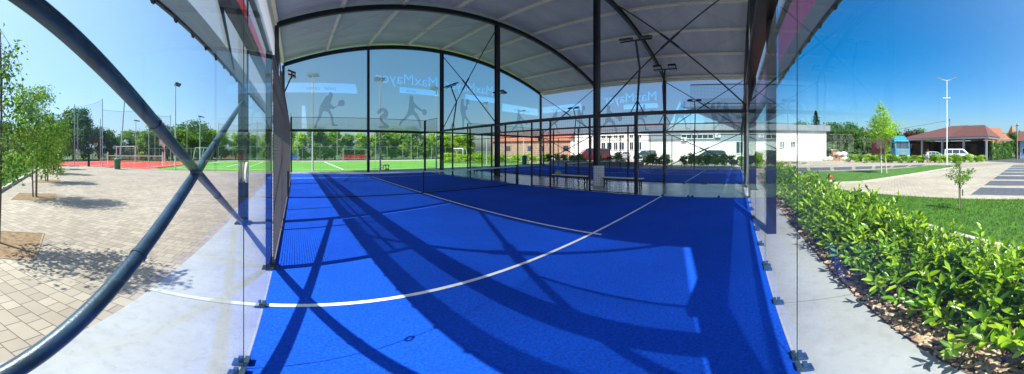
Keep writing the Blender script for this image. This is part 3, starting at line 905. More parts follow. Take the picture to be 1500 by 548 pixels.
# benches and cabinet on the walkway
def bench(label, x, ya, yb, h=.47, d=.32, plank=None, rz=0, group='benches of steel and pale slats'):
    root = thing('bench', label, 'bench', (x, (ya + yb) / 2, 0), 0, group)
    MB().box(x - d / 2, x + d / 2, ya, yb, h - .035, h).build('seat', plank or M['cream'], root, bevel=.006)
    for y in (ya + .12, yb - .12):
        for xx in (x - d / 2 + .04, x + d / 2 - .04):
            MB().box(xx - .022, xx + .022, y - .022, y + .022, .01, h - .036).build('leg', M['black'], root)
        MB().box(x - d / 2 + .063, x + d / 2 - .063, y - .015, y + .015, .14, .18).build('stretcher', M['black'], root)
    b = MB(); b.box(x - d / 2 - .004, x - d / 2 + .026, ya + .05, yb - .05, h - .08, h - .037); b.box(x + d / 2 - .026, x + d / 2 + .004, ya + .05, yb - .05, h - .08, h - .037)
    b.build('side_rail', M['black'], root)
    return root
bench('walkway bench to the right of the middle column', 11.6, 4.3, 6.2)
bench('walkway bench with a yellow green bag, left of the white cabinet', 11.6, 7.0, 9.0)
bench('walkway bench at the far end beyond the net post', 12.6, 14.8, 17.0)
b = MB(); b.box(11.62, 12.0, 6.35, 6.72, .012, .95)
cb = thing('cabinet', 'narrow white cabinet standing against the middle column', 'cabinet', (11.81, 6.54, 0))
b.build('body', M['white'], cb, bevel=.008)
MB().box(11.60, 11.618, 6.38, 6.69, .08, .90).build('door', M['white'], cb, bevel=.004)
MB().box(11.58, 11.599, 6.42, 6.44, .45, .60).build('handle', M['galv'], cb)
b = MB(); b.lathe([(.02, .47), (.13, .475), (.15, .53), (.13, .60), (.06, .64), (.02, .645)], 12, (11.6, 8.72, 0))
tag(b.build('ball_bag', M['yellowgreen']), 'small yellow green ball bag lying on the walkway bench', 'bag')
sg = thing('sensor_box', 'black box fixed on the far right column of the canopy', 'control box', (XR - .12, YF[3] - .15, 2.9))
MB().box(XR - .62, XR - .12, YF[3] - .35, YF[3] - .13, 2.75, 3.05).build('housing', M['black'], sg)

# ------------------------------------------------------------------ vegetation helpers
def leaf_cloud(name, pts, normals, size, material, parent=None, seed=0, aspect=1.7, droop=.25):
    """leaf quads folded along the midrib: 4 vertices each"""
    rng = np.random.default_rng(seed)
    n = len(pts)
    nr = normals + rng.normal(0, .55, (n, 3)); nr /= np.linalg.norm(nr, axis=1)[:, None] + 1e-9
    t = rng.normal(0, 1, (n, 3)); t[:, 2] -= droop
    t -= nr * (t * nr).sum(1)[:, None]; t /= np.linalg.norm(t, axis=1)[:, None] + 1e-9
    bt = np.cross(nr, t)
    s = (size * rng.uniform(.65, 1.35, n))[:, None]
    base = pts - t * s * .5
    tip = pts + t * s * .5 - nr * s * .10
    lf = pts + bt * s * .5 / aspect + nr * s * .12
    rt = pts - bt * s * .5 / aspect + nr * s * .12
    v = np.stack([base, rt, tip, lf], 1).reshape(-1, 3)
    me = bpy.data.meshes.new(name)
    me.vertices.add(4 * n); me.vertices.foreach_set('co', v.astype(np.float32).ravel())
    me.loops.add(6 * n); me.polygons.add(2 * n)
    k = np.arange(n)[:, None] * 4
    idx = np.concatenate([k + 0, k + 1, k + 2, k + 0, k + 2, k + 3], 1).ravel()
    me.loops.foreach_set('vertex_index', idx.astype(np.int32))
    me.polygons.foreach_set('loop_start', (np.arange(2 * n) * 3).astype(np.int32))
    me.polygons.foreach_set('loop_total', np.full(2 * n, 3, np.int32))
    me.update(calc_edges=True)
    return link_mesh(name, me, material, parent)

def crown_points(clumps, n, seed, sub=9, spread=.34):
    """points gathered in small twig clusters spread through ellipsoid clumps"""
    rng = np.random.default_rng(seed)
    vol = np.array([c[3] * c[4] * c[5] for c in clumps]); vol = vol ** .75; vol /= vol.sum()
    P_, N_ = [], []
    for c, f in zip(clumps, vol):
        k = max(12, int(n * f)); m_ = max(3, int(sub * (1 + 8 * f)))
        d = rng.normal(0, 1, (m_, 3)); d /= np.linalg.norm(d, axis=1)[:, None]
        rr = rng.uniform(.35, 1.0, m_) ** .6
        cen = d * rr[:, None]
        which = rng.integers(0, m_, k)
        p = cen[which] + rng.normal(0, spread, (k, 3)) * rng.uniform(.5, 1.1, m_)[which][:, None]
        nrm = p + np.array([0, 0, .5]); nrm /= np.linalg.norm(nrm, axis=1)[:, None] + 1e-9
        P_.append(p * np.array(c[3:6]) + np.array(c[:3])); N_.append(nrm)
    return np.concatenate(P_), np.concatenate(N_)

def make_tree(name, label, cat, loc, clumps, stems, n, size, lmat, bmat, seed, group=None, rz=0.0, trunk_name='trunk', aspect=1.7, sub=9, spread=.34):
    """stems: list of polylines ((x,y,z,r),...) in local metres"""
    root = thing(name, label, cat, (loc[0], loc[1], 0), rz, group)
    b = MB()
    for st in stems:
        b.tube([s[:3] for s in st], [s[3] for s in st], 7)
    rnd = random.Random(seed)
    for c in clumps:
        st = min(stems, key=lambda q: (q[-1][0] - c[0]) ** 2 + (q[-1][1] - c[1]) ** 2)
        j = rnd.choice(st[max(1, len(st) // 2):])
        p = Vector(j[:3]); q = Vector(c[:3])
        md = p.lerp(q, .5) + Vector((rnd.uniform(-.1, .1), rnd.uniform(-.1, .1), .1)) * (q - p).length
        b.tube([p, md, q], [j[3] * .6, j[3] * .4, j[3] * .15], 5)
    b.build(trunk_name, bmat, root, world=False)
    pp, nn = crown_points(clumps, n, seed, sub, spread)
    ok = pp[:, 2] > .05
    leaf_cloud('crown', pp[ok], nn[ok], size, lmat, root, seed, aspect)
    return root

def rand_clumps(rnd, h0, h1, rx, k, r=.5):
    out = []
    for i in range(k):
        t = (i + .5) / k
        z = h0 + (h1 - h0) * t
        wv = math.sin(PI * min(1, .18 + t * .78)) ** .7
        a = rnd.uniform(0, 2 * PI)
        q = rx * wv * rnd.uniform(.2, .75)
        out.append((q * math.cos(a), q * math.sin(a), z, rx * r * rnd.uniform(.7, 1.2), rx * r * rnd.uniform(.7, 1.2), (h1 - h0) / k * rnd.uniform(1.0, 1.8)))
    return out

# ------------------------------------------------------------------ left: trees in square pits, kerb, boundary hedge
rowdir = Vector((-.72, .694, 0)); rown = Vector((.694, .72, 0))
pit0 = Vector((-3.95, 2.75, 0))
rnd = random.Random(3)
treespots = [(0.0, 1.0), (5.2, 1.0), (10.3, .95), (15.5, .95), (20.7, .95), (26, .95)]
tlabels = ['young leafy tree nearest the camera in a bare soil pit at the left edge', 'young three stemmed tree in the second soil pit', 'young tree in the third soil pit of the row', 'young tree in the fourth soil pit of the row', 'young tree in the fifth soil pit of the row', 'young tree at the far end of the row of soil pits']
for i, (s, sc) in enumerate(treespots):
    c = pit0 + rowdir * s
    hw = .72
    u, v = rowdir * hw, rown * hw
    pts = [c - u - v, c + u - v, c + u + v, c - u + v]
    sheet('soil_pit', [(p.x, p.y) for p in pts], .006, M['soil'])
    e = MB()
    for j in range(4):
        p, q = pts[j], pts[(j + 1) % 4]
        e.bar((p.x, p.y, .004), (q.x, q.y, .004), .035, .014)
    tag(e.build('pit_edging', M['wood']), kind='structure')
    r2 = random.Random(20 + i)
    if i == 0:
        stems = [[(0, 0, 0, .035), (.04, .02, 1.2, .028), (.0, .06, 2.4, .02), (.05, 0, 3.9, .008)]]
        cl = [(.15, .25, 1.35, .45, .45, .3), (.45, .35, 1.75, .5, .5, .32), (-.2, .2, 1.9, .5, .5, .35), (.5, .6, 2.2, .45, .45, .3), (.0, .3, 2.5, .5, .5, .35), (-.4, -.2, 2.6, .45, .45, .3), (.35, .1, 2.9, .4, .4, .35), (.0, .0, 3.4, .35, .35, .4), (.3, .4, 3.3, .25, .25, .3), (-.1, .1, 4.0, .25, .25, .4)]
        nl, sz = 2300, .085
    else:
        stems = [[(dx, dy_, 0, .03), (dx * 1.4, dy_ * 1.4, 1.2, .024), (dx * 2.5, dy_ * 2.5, 2.6, .012), (dx * 2.8, dy_ * 2.8, 3.6, .005)] for dx, dy_ in ((.07, 0), (-.06, .07), (-.03, -.08))]
        cl = rand_clumps(r2, .9, 3.9 if i == 1 else 3.6, 1.15, 12, .46)
        nl, sz = 5200, .09
    make_tree('young_tree', tlabels[i], 'tree', c, [tuple((x - (.18 if i == 0 and k_ < 2 else 0)) * sc for k_, x in enumerate(q)) for q in cl], [[tuple(x * sc for x in q[:3]) + (q[3],) for q in st] for st in stems], nl, sz, M['leaf_mid' if i else 'leaf_tree'], M['bark'], 40 + i, 'young trees in square soil pits')
kb = Vector((-9.7, 6.2, 0))
a_, b2 = kb - rowdir * 12, kb + rowdir * 30
MB().bar((a_.x, a_.y, .06), (b2.x, b2.y, .06), .14, .16).build('kerb', M['kerb'])
tag(COL.objects['kerb'], kind='structure')
qa, qb = a_ - rown * .1, b2 - rown * .1
sheet('verge', [(qa.x, qa.y), (qb.x, qb.y), (qb.x - rown.x * 14, qb.y - rown.y * 14), (qa.x - rown.x * 14, qa.y - rown.y * 14)], .010, M['lawn'])
def hedge_row(name, label, a, b_, w_, h, n, size, lmat, seed, z0=.0):
    a = Vector((*a, 0)); b_ = Vector((*b_, 0)); L = (b_ - a).length; u = (b_ - a) / L; v = Vector((-u.y, u.x, 0))
    root = thing(name, label, 'hedge', tuple((a + b_) / 2))
    rng = np.random.default_rng(seed)
    k = max(6, int(L / 0.5))
    cen_s = (np.arange(k) + rng.uniform(0, 1, k)) / k * L; cen_t = rng.uniform(-.3, .3, k) * w_; cz = z0 + h * rng.uniform(.35, .75, k); rr = rng.uniform(.35, .6, k)
    wh = rng.integers(0, k, n)
    d = rng.normal(0, 1, (n, 3)); d /= np.linalg.norm(d, axis=1)[:, None]; q = rng.uniform(.5, 1, n)[:, None] * d
    s_ = cen_s[wh] + q[:, 0] * .6; t_2 = cen_t[wh] + q[:, 1] * w_ * .5; z = cz[wh] + q[:, 2] * h * rr[wh] 
    z = np.clip(z, z0 + .03, None)
    pts = np.array(a)[None, :] + s_[:, None] * np.array(u) + t_2[:, None] * np.array(v); pts[:, 2] = z
    pts -= np.array(root.location)
    nn = d + np.array([0, 0, .4])
    leaf_cloud('foliage', pts, nn, size, lmat, root, seed)
    return root
hc = kb - rown * 1.6
hedge_row('boundary_hedge', 'clipped green hedge behind the kerb at the left edge', (hc - rowdir * 8)[:2], (hc + rowdir * 30)[:2], .9, 1.5, 9000, .14, M['leaf_mid'], 5)

# ------------------------------------------------------------------ football pitch, red court
PX_0, PX_1, PY_0, PY_1 = -11.7, 25.6, 22.5, 43.0
sheet('football_pitch', rect(PX_0, PX_1, PY_0, PY_1), .016, M['pitch'])
b = MB()
def pl(x0, x1, y0, y1): b.poly([(x0, y0, .022), (x1, y0, .022), (x1, y1, .022), (x0, y1, .022)])
pl(PX_0 + 1, PX_1 - 1, 24.2, 24.3); pl(PX_0 + 1, PX_1 - 1, 40.2, 40.3); pl(PX_0 + 1, PX_0 + 1.1, 24.3, 40.2); pl(PX_1 - 1.1, PX_1 - 1, 24.3, 40.2); pl(4.3, 4.42, 24.3, 40.2)
pl(-6.6, -6.5, 27.5, 37); pl(PX_0 + 1.1, -6.6, 27.5, 27.6); pl(PX_0 + 1.1, -6.6, 36.9, 37)
tag(b.build('pitch_lines', M['line']), kind='structure')
sheet('pitch_border', [(PX_0 - 1.2, 43), (PX_1 + 2, 43), (PX_1 + 2, 46), (PX_0 - 1.2, 46)], .004, M['kerb'])
sheet('red_court', rect(-28, -12.4, 22.2, 37.5), .016, M['redcourt'])
b = MB()
for (x0, x1, y0, y1) in ((-27, -13.4, 23, 23.08), (-27, -13.4, 36.5, 36.58), (-27, -26.92, 23.08, 36.5), (-13.48, -13.4, 23.08, 36.5), (-20.3, -20.2, 23.08, 36.5)):
    pl(x0, x1, y0, y1)
tag(b.build('red_court_lines', M['line']), kind='structure')

def netpole(label, p, h, lean=(0, 0), group='thin steel poles carrying the ball stop netting', r=.045):
    root = thing('net_pole', label, 'pole', (p[0], p[1], 0), 0, group)
    MB().tube([(0, 0, 0), (lean[0] * .5, lean[1] * .5, h * .5), (lean[0], lean[1], h)], r, 8).build('pole', M['galv'], root, world=False)
    MB().box(-.12, .12, -.12, .12, 0, .03).build('base_plate', M['galv'], root, world=False)
    return root
def ballnet(label, p, q, zb, h, sag=.5):
    root = thing('ball_stop_net', label, 'net', ((p[0] + q[0]) / 2, (p[1] + q[1]) / 2, 0), 0, 'ball stop nets hung between the poles')
    b = MB(); K = 12
    pts = []
    for i in range(K + 1):
        t = i / K; pts.append((p[0] + (q[0] - p[0]) * t, p[1] + (q[1] - p[1]) * t, h - sag * 4 * t * (1 - t)))
    for i in range(K):
        a, c = pts[i], pts[i + 1]
        b.add([(a[0], a[1], zb), (c[0], c[1], zb), c, a], [(0, 1, 2, 3)])
    b.build('netting', M['ballnet'], root)
    MB().tube(pts, .014, 5).build('top_rope', M['wire'], root)
def lamp_mast(label, p, h, heading, two=False, name='lamp_mast', material=None, group='tall sports lamp masts'):
    root = thing(name, label, 'lamp', (p[0], p[1], 0), heading, group)
    MB().tube([(0, 0, 0), (0, 0, h)], [.075, .045], 10).build('mast', material or M['galv'], root, world=False)
    MB().box(-.16, .16, -.16, .16, 0, .04).build('base_plate', M['galv'], root, world=False)
    MB().bar((-.42, 0, h), (.42, 0, h), .06, .06).build('cross_arm', M['wire'], root, world=False)
    for x in (-.24, .24):
        hd = MB().add([(x - .2, -.05, h + .02), (x + .2, -.05, h + .02), (x + .2, .42, h - .12), (x - .2, .42, h - .12), (x - .2, -.03, h + .14), (x + .2, -.03, h + .14), (x + .2, .42, h - .0), (x - .2, .42, h - .0)],
                 [(0, 3, 2, 1), (4, 5, 6, 7), (0, 1, 5, 4), (1, 2, 6, 5), (2, 3, 7, 6), (3, 0, 4, 7)]).build('lamp_head', M['wire'], root, world=False)
    return root
# front ball-stop line along the red court and the pitch edge (px, distance, height)
front = [(79, 34, 6.2), (109, 32, 7.0), (114, 36, 6.2), (150, 28.2, 6.9), (147, 33, 5.4), (218, 27.5, 5.9), (227, 38, 5.6), (250, 31, 5.6), (274, 37, 5.6)]
nl_ = ['net pole left of the big dark tree', 'net pole in front of the big dark tree, taller of the close pair', 'net pole in front of the big dark tree, thinner of the close pair', 'net pole nearest the green bin on its left, taller one', 'short net pole just left of the bare black hoop', 'net pole between the bin and the basketball hoop', 'net pole behind the basketball hoop', 'net pole beside the small goal on the red court', 'net pole beyond the crossing of the tubes']
fp = []
for (px, d, h), lb_ in zip(front, nl_):
    q = P(px, d); fp.append((q, h)); netpole(lb_, q, h)
lq = P(175, 25.0)
netpole('leaning grey net pole rising behind the green bin', lq, 7.0, (-.1 + .55, .25), r=.06)
order = [(0, 1), (1, 3), (3, 5), (5, 7)]
ol = ['ball stop net left of the big dark tree', 'ball stop net in front of the big dark tree', 'ball stop net above the red court', 'ball stop net right above the basketball hoop']
for (i, j), lb_ in zip(order, ol):
    (p, hp), (q, hq) = fp[i], fp[j]
    ballnet(lb_, p, q, 1.2, min(hp, hq) - .1, .25)
masts = [(257, 23.6, 7.3, 'tall lamp mast with a twin head left of the crossing tubes'), (293, 36, 6.0, 'distant lamp mast just right of the tall twin headed mast'), (199, 40, 5.9, 'distant lamp mast over the volleyball net'),
         (458, 22.6, 7.9, 'lamp mast behind the first gable banner'), (557, 23.2, 7.7, 'lamp mast behind the second gable banner'), (639, 25.5, 7.4, 'pale lamp mast beside the middle gable column'), (713, 31.5, 7.0, 'lamp mast beyond the third gable banner'), (767, 42, 7.6, 'lamp mast beyond the fourth gable banner, near the green bin')]
for px, d, h, lb_ in masts:
    p = P(px, d); hd = math.atan2(12 - p[1] + 20, 6 - p[0]) - PI / 2
    lamp_mast(lb_, p, h, hd, material=M['polepaint'])
# rear ball-stop net of the pitch
rear = [PX_0 - .5 + 6.35 * i for i in range(7)]
rl = ['far left corner of the pitch', 'left of the blue dugout', 'between the blue and the red dugout', 'left of the red dugout', 'right of the red dugout', 'beside the middle gable post', 'behind the white goal']
for i, x in enumerate(rear):
    netpole('rear net pole ' + rl[i], (x, 44.6), 6.2)
for i in range(6):
    ballnet('rear ball stop net right of the pole ' + rl[i], (rear[i], 44.6), (rear[i + 1], 44.6), 2.2, 6.1, .35)
def panel_fence(label, p, q, h, n, material):
    root = thing('boundary_fence', label, 'fence', ((p[0] + q[0]) / 2, (p[1] + q[1]) / 2, 0))
    for i in range(n + 1):
        t = i / n; x = p[0] + (q[0] - p[0]) * t; y = p[1] + (q[1] - p[1]) * t
        MB().tube([(x, y, 0), (x, y, h + .1)], .035, 6).build('post', M['galv'], root)
    b = MB(); b.add([(p[0], p[1], .05), (q[0], q[1], .05), (q[0], q[1], h), (p[0], p[1], h)], [(0, 1, 2, 3)])
    b.build('mesh_panel', material, root)
    b = MB(); b.bar((*p, h), (*q, h), .05, .05); b.build('top_rail', M['galv'], root)
panel_fence('long green mesh fence behind the football pitch', (-13, 46.2), (33, 46.2), 2.3, 16, M['greenmesh'])
panel_fence('green mesh fence behind the red court', (-40, 39.5), (-13, 41.5), 2.0, 10, M['greenmesh'])

# dugouts, goals, hoops
def dugout(label, x, y, seatm, n):
    root = thing('dugout', label, 'dugout', (x, y, 0), 0, 'covered team benches behind the pitch')
    w_ = n * .62
    for sx in (-w_ / 2, w_ / 2):
        b = MB(); b.tube([(x + sx, y - .45, 0), (x + sx, y - .5, 1.55), (x + sx, y - .3, 1.85), (x + sx, y + .5, 1.9), (x + sx, y + .55, 0)], .035, 6); b.build('end_frame', M['galv'], root)
    for z, yy in ((1.85, -.3), (1.9, .5)):
        MB().bar((x - w_ / 2, y + yy, z), (x + w_ / 2, y + yy, z), .05, .05).build('roof_bar', M['galv'], root)
    MB().box(x - w_ / 2, x + w_ / 2, y + .53, y + .545, .3, 1.85).build('back_panel', glass_pale, root)
    for i in range(n):
        cx = x - w_ / 2 + .31 + i * .62
        b = MB(); b.box(cx - .24, cx + .24, y - .1, y + .35, .42, .47); b.box(cx - .24, cx + .24, y + .33, y + .38, .472, .95)
        b.build('seat', seatm, root, bevel=.01)
    MB().box(x - w_ / 2 + .05, x + w_ / 2 - .05, y + .08, y + .14, .34, .41).build('seat_rail', M['galv'], root)
glass_pale = glassmat('clear_sheet', (.85, .9, .9))
M['blueplastic'] = mat('blue_plastic', (.02, .13, .52), .4)
dugout('dugout with a row of red seats behind the pitch', 9.5, 43.7, M['redpaint'], 6)
dugout('dugout with blue seats beside the left mesh fence', -.3, 43.7, M['blueplastic'], 3)
def goal(label, loc, rz, wd=3.0, h=2.0, red=False):
    root = thing('football_goal', label, 'goal', (loc[0], loc[1], 0), rz, 'small white football goals')
    for sx in (-wd / 2, wd / 2):
        MB().tube([(sx, 0, 0), (sx, 0, h)], .05, 8).build('goal_post', M['white'], root, world=False)
        MB().tube([(sx, 0, h), (sx, .55, h), (sx, 1.0, 0.02), (sx, 0, .02)], .025, 6).build('side_frame', M['white'], root, world=False)
    MB().bar((-wd / 2, 0, h), (wd / 2, 0, h), .1, .1).build('crossbar', M['white'], root, world=False)
    b = MB(); b.add([(-wd / 2, .55, h), (wd / 2, .55, h), (wd / 2, 1.0, 0.03), (-wd / 2, 1.0, .03)], [(0, 1, 2, 3)])
    b.build('goal_net', M['ballnet'], root, world=False)
goal('white goal at the right end of the football pitch', (25.0, 38.4), -PI / 2)
goal('white goal at the left end of the football pitch', (-10.4, 32.0), PI / 2)
goal('white goal on the red court behind the volleyball net', P(184, 37), 0, 3.0, 2.2)
def hoop(label, loc, rz, black=False):
    root = thing('basketball_hoop', label, 'basketball hoop', (loc[0], loc[1], 0), rz, 'basketball hoops on the red court')
    mm = M['black'] if black else M['white']
    h = 2.35
    MB().box(-.10, .10, -.10, .10, 0, h * .62 if not black else h * .8).build('padded_post', mm, root, world=False, bevel=.02)
    MB().bar((0, 0, h * .6), (0, .5, h + .1), .09, .09).build('arm', mm, root, world=False)
    MB().box(-.65, .65, .5, .54, h - .05, h + .75).build('backboard', M['white'] if not black else M['wire'], root, world=False)
    b = MB()
    for (x0, x1, z0, z1) in ((-.6, .6, h + .66, h + .70), (-.6, .6, h, h + .04), (-.6, -.56, h + .04, h + .66), (.56, .6, h + .04, h + .66), (-.25, .25, h + .4, h + .43), (-.25, -.22, h + .1, h + .4), (.22, .25, h + .1, h + .4)):
        b.box(x0, x1, .541, .546, z0, z1)
    b.build('board_marking', M['plastic_green'], root, world=False)
    b = MB(); b.tube([(.23 * math.cos(t * PI / 8), .78 + .23 * math.sin(t * PI / 8), h + .1) for t in range(17)], .015, 6)
    b.build('rim', M['redpaint'], root, world=False)
    b = MB()
    for t in range(12):
        a = t * PI / 6
        b.tube([(.22 * math.cos(a), .78 + .22 * math.sin(a), h + .09), (.13 * math.cos(a + .3), .78 + .13 * math.sin(a + .3), h - .3)], .008, 4)
    b.build('hoop_net', M['white'], root, world=False)
hoop('white basketball hoop facing the camera on the red court', P(241, 36), PI * .97 + R(25))
hoop('black basketball hoop seen from the side below the big tree', P(130, 29), -PI / 2 + .3, True)
vn = thing('volleyball_net', 'low white topped net stretched across the red court', 'net', (*P(200, 32), 0))
pa, pb = P(158, 33), P(238, 30.5)
for q in (pa, pb):
    MB().tube([(*q, 0), (*q, 1.5)], .05, 8).build('post', M['white'], vn)
MB().bar((*pa, 1.05), (*pb, 1.05), .03, .09).build('net_tape', M['white'], vn)
b = MB(); b.add([(*pa, .35), (*pb, .35), (*pb, 1.0), (*pa, 1.0)], [(0, 1, 2, 3)]); b.build('net_mesh', M['greenmesh'], vn)
def litter_bin(label, p, h=1.0):
    root = thing('litter_bin', label, 'bin', (*p, 0), 0, 'green litter bins')
    MB().lathe([(.24, .06), (.27, .1), (.31, h * .82), (.31, h * .86)], 14).build('drum', M['plastic_green'], root, world=False)
    MB().lathe([(.325, h * .865), (.33, h * .9), (.26, h * .97), (.1, h), (.02, h + .003)], 14).build('lid', M['plastic_green'], root, world=False)
    MB().box(-.2, .2, -.2, .2, 0, .055).build('base', M['galv'], root, world=False)
litter_bin('green litter bin standing in front of the red court', P(172, 24.8))
litter_bin('green litter bin on the grass beyond the second court', P(768, 33), 1.1)
bench('dark bench outside on the edge of the football pitch', 7.75, 22.35, 24.0, plank=M['wood'])
for o in [COL.objects[-1]]: pass

# ------------------------------------------------------------------ trees behind
rnd = random.Random(11)
protos = []
def bush_proto(name, label, lmat, h, rx, n, size, seed, group, loc, k=9):
    r2 = random.Random(seed)
    return make_tree(name, label, 'tree', loc, rand_clumps(r2, h * .15, h * .95, rx, k, .55), [[(0, 0, 0, .12), (.1, 0, h * .35, .09), (-.05, .1, h * .75, .03)]], n, size, lmat, M['bark'], seed, group)
grp = 'lime green trees behind the football pitch'
row = []
x = -19.0
while x < 36:
    row.append((x + rnd.uniform(-.5, .5), 49.2 + rnd.uniform(-1.0, 2.2))); x += 2.05
pr = [bush_proto('broadleaf_tree', 'lime green bushy tree in the long row behind the football pitch', M['leaf_lime'] if i < 2 else M['leaf_mid'], 4.9, 1.75, 5200, .30, 60 + i, grp, row[i]) for i in range(3)]
for i, q in enumerate(row[3:]):
    o = dup(pr[i % 3 if rnd.random() < .8 else rnd.randrange(3)], (q[0], q[1], 0), rnd.uniform(0, 6.28), scale=rnd.uniform(.82, 1.22))
grp2 = 'green trees behind the red court'
ds = [make_tree('broadleaf_tree', 'mid green tree behind the fence of the red court', 'tree', P(145, 52), rand_clumps(random.Random(70 + i), 1.0, 5.4, 2.1, 9, .55), [[(0, 0, 0, .14), (0, .1, 2, .1), (0, 0, 4, .04)]], 2400, .36, M['leaf_mid' if i else 'leaf_dark'], M['bark'], 70 + i, grp2) for i in range(2)]
ds[1].location = (*P(190, 55), 0)
for i, px in enumerate((5, 30, 160, 175, 206, 222, 238, 252, 266, 282, 296, 310, 60, 90, 122, 214, 230, 245, 259, 274, 289, 303, 45, 75)):
    dup(ds[i % 2], (*P(px, rnd.uniform(47, 57)), 0), rnd.uniform(0, 6.28), scale=rnd.uniform(.85, 1.2))
make_tree('broadleaf_tree', 'big round dark green tree towering over the left end of the red court', 'tree', P(108, 52),
          [(-.5, 0, 3.4, 2.6, 2.6, 1.5), (1.5, .5, 4.6, 2.3, 2.3, 1.6), (-1.7, 0, 5.4, 2.2, 2.2, 1.6), (.3, 0, 6.8, 2.6, 2.6, 1.6), (2.4, 0, 6.2, 1.6, 1.6, 1.2), (-.8, .3, 8.2, 1.9, 1.9, 1.2), (1.2, 0, 8.0, 1.7, 1.7, 1.2), (-2.8, 0, 4.0, 1.4, 1.4, 1.2), (3.0, 0, 4.4, 1.3, 1.3, 1.1)],
          [[(0, 0, 0, .3), (.1, 0, 2.5, .24), (0, .1, 6, .1)]], 15000, .42, M['leaf_dark'], M['bark'], 80, sub=14, spread=.3)
# far trees beyond the second court and to the right
grp3 = 'dark trees on the skyline to the right'
rk = [make_tree('broadleaf_tree', 'dark green tree on the skyline behind the white building and the truck', 'tree', P(1175, 72), rand_clumps(random.Random(90 + i), 1.5, 8.4, 3.4, 10, .55), [[(0, 0, 0, .2), (0, .1, 3, .15), (0, 0, 6, .05)]], 2800, .55, M['leaf_dark'], M['bark'], 90 + i, grp3) for i in range(2)]
rk[1].location = (*P(1213, 76), 0)
for i, (px, d, sc) in enumerate(((1226, 70, .95), (1240, 74, 1.0), (1252, 69, .8), (1264, 74, .85), (1278, 72, .8), (1296, 75, .7), (1310, 76, .8), (1345, 95, 1.0), (1358, 98, .9), (1488, 60, .62), (1497, 75, .7), (1470, 90, .8), (1150, 78, .85), (1186, 78, .82))):
    dup(rk[i % 2], (*P(px, d), 0), rnd.uniform(0, 6.28), scale=sc)
for i, (px, d) in enumerate(((1328, 80), (1339, 84))):
    make_tree('copper_tree', ('copper leaved tree just right of the blue truck cab', 'copper leaved tree left of the brown roof')[i], 'tree', P(px, d), rand_clumps(random.Random(97 + i), 1.5, 7.0, 2.6, 8, .55), [[(0, 0, 0, .2), (0, 0, 5, .08)]], 1800, .5, M['leaf_copper'], M['bark'], 97 + i)
cf = thing('conifer', 'dark conifer standing up above the flat roof of the white building', 'tree', (*P(1195, 74), 0))
b = MB(); b.tube([(0, 0, 0), (0, 0, 12.2)], [.2, .03], 7); b.build('trunk', M['bark'], cf, world=False)
rng = np.random.default_rng(4); pts_, nrm_ = [], []
for i in range(2600):
    z = 2 + 10.2 * rng.uniform() ** .9; tier = (z * 1.15) % 1.0
    rmax = (12.6 - z) * .46 * (1.15 - .7 * tier); a = rng.uniform(0, 6.28); br = int(a / .7) * .7 + .35 + rng.normal(0, .10)
    q = rng.uniform(.1, 1) * rmax
    pts_.append((q * math.cos(br), q * math.sin(br), z - q * .25)); nrm_.append((0, 0, 1))
leaf_cloud('crown', np.array(pts_), np.array(nrm_), .42, M['leaf_conifer'], cf, 4, 2.2)

# ------------------------------------------------------------------ planting strips beyond the courts
grp4 = 'shrubs in the planting strip behind the second court'
sh = []
for i in range(3):
    r2 = random.Random(120 + i)
    sh.append(make_tree('shrub', 'leafy dark shrub in the planting strip before the white building', 'shrub', P(1130, 29), rand_clumps(r2, .35, 1.15, .62, 7, .5), [[(0, 0, 0, .03), (.02, 0, .6, .02), (0, .03, .9, .01)]], 700, .15, M['leaf_mid'] if i else M['leaf_dark'], M['bark'], 120 + i, grp4))
spots = [804, 816, 827, 838, 850, 880, 893, 906, 946, 956, 966, 976, 1002, 1013, 1024, 1036, 1047, 1058, 1072, 1084, 1096, 1110]
for i, px in enumerate(spots):
    a = (px - PX0) / FP
    d = 27.4 / math.sin(a) if px < 1110 else 27.3
    d = min(d, 37)
    if i < 3:
        sh[i].location = (*P(px, d), 0)
    else:
        dup(sh[i % 3], (*P(px, d), 0), rnd.uniform(0, 6), scale=rnd.uniform(.8, 1.15))
sh_l = make_tree('shrub', 'bright lime shrub at the end of the planting strip, right of the white corner post', 'shrub', P(1110, 26.5), rand_clumps(random.Random(5), .2, 1.35, .75, 8, .5), [[(0, 0, 0, .03), (0, 0, .8, .012)]], 1100, .14, M['leaf_lime'], M['bark'], 133)
pw_ = thing('planter_wall', 'low dark ledge below the shrubs beside the red van', 'planter', (27.0, 14, 0))
MB().box(26.8, 27.1, 9.6, 21.0, 0, .42).build('wall', M['parapet'], pw_)
MB().box(26.74, 27.16, 9.56, 21.04, .421, .50).build('coping', M['kerb'], pw_)
grp5 = 'lime hedge bushes beyond the far canopy corner'
hb = make_tree('hedge_bush', 'lime green hedge bush in the row beyond the far corner of the canopy', 'shrub', P(672, 40), rand_clumps(random.Random(6), .2, 1.1, .9, 7, .55), [[(0, 0, 0, .03), (0, 0, .7, .012)]], 700, .17, M['leaf_lime'], M['bark'], 140, grp5)
for i, px in enumerate((682, 692, 703, 715, 727, 738, 750, 760, 774, 785, 796, 662, 652)):
    dup(hb, (*P(px, 40 - i * .25), 0), rnd.uniform(0, 6), scale=rnd.uniform(.85, 1.15))
sheet('far_lawn', [P(650, 37.5), P(800, 31), P(800, 34), P(650, 60)], .020, M['lawn'])
grp6 = 'low laurel bushes along the far side of the car park'
lbsh = [make_tree('laurel_bush', 'low bright laurel bush in the row in front of the truck and the pavilion', 'shrub', P(1246, 40), rand_clumps(random.Random(8 + i), .15, 1.05, .75, 7, .55), [[(0, 0, 0, .03), (0, 0, .6, .012)]], 560, .17, M['leaf_lime'] if i else M['leaf_mid'], M['bark'], 150 + i, grp6) for i in range(2)]
lbsh[1].location = (*P(1254, 40), 0)
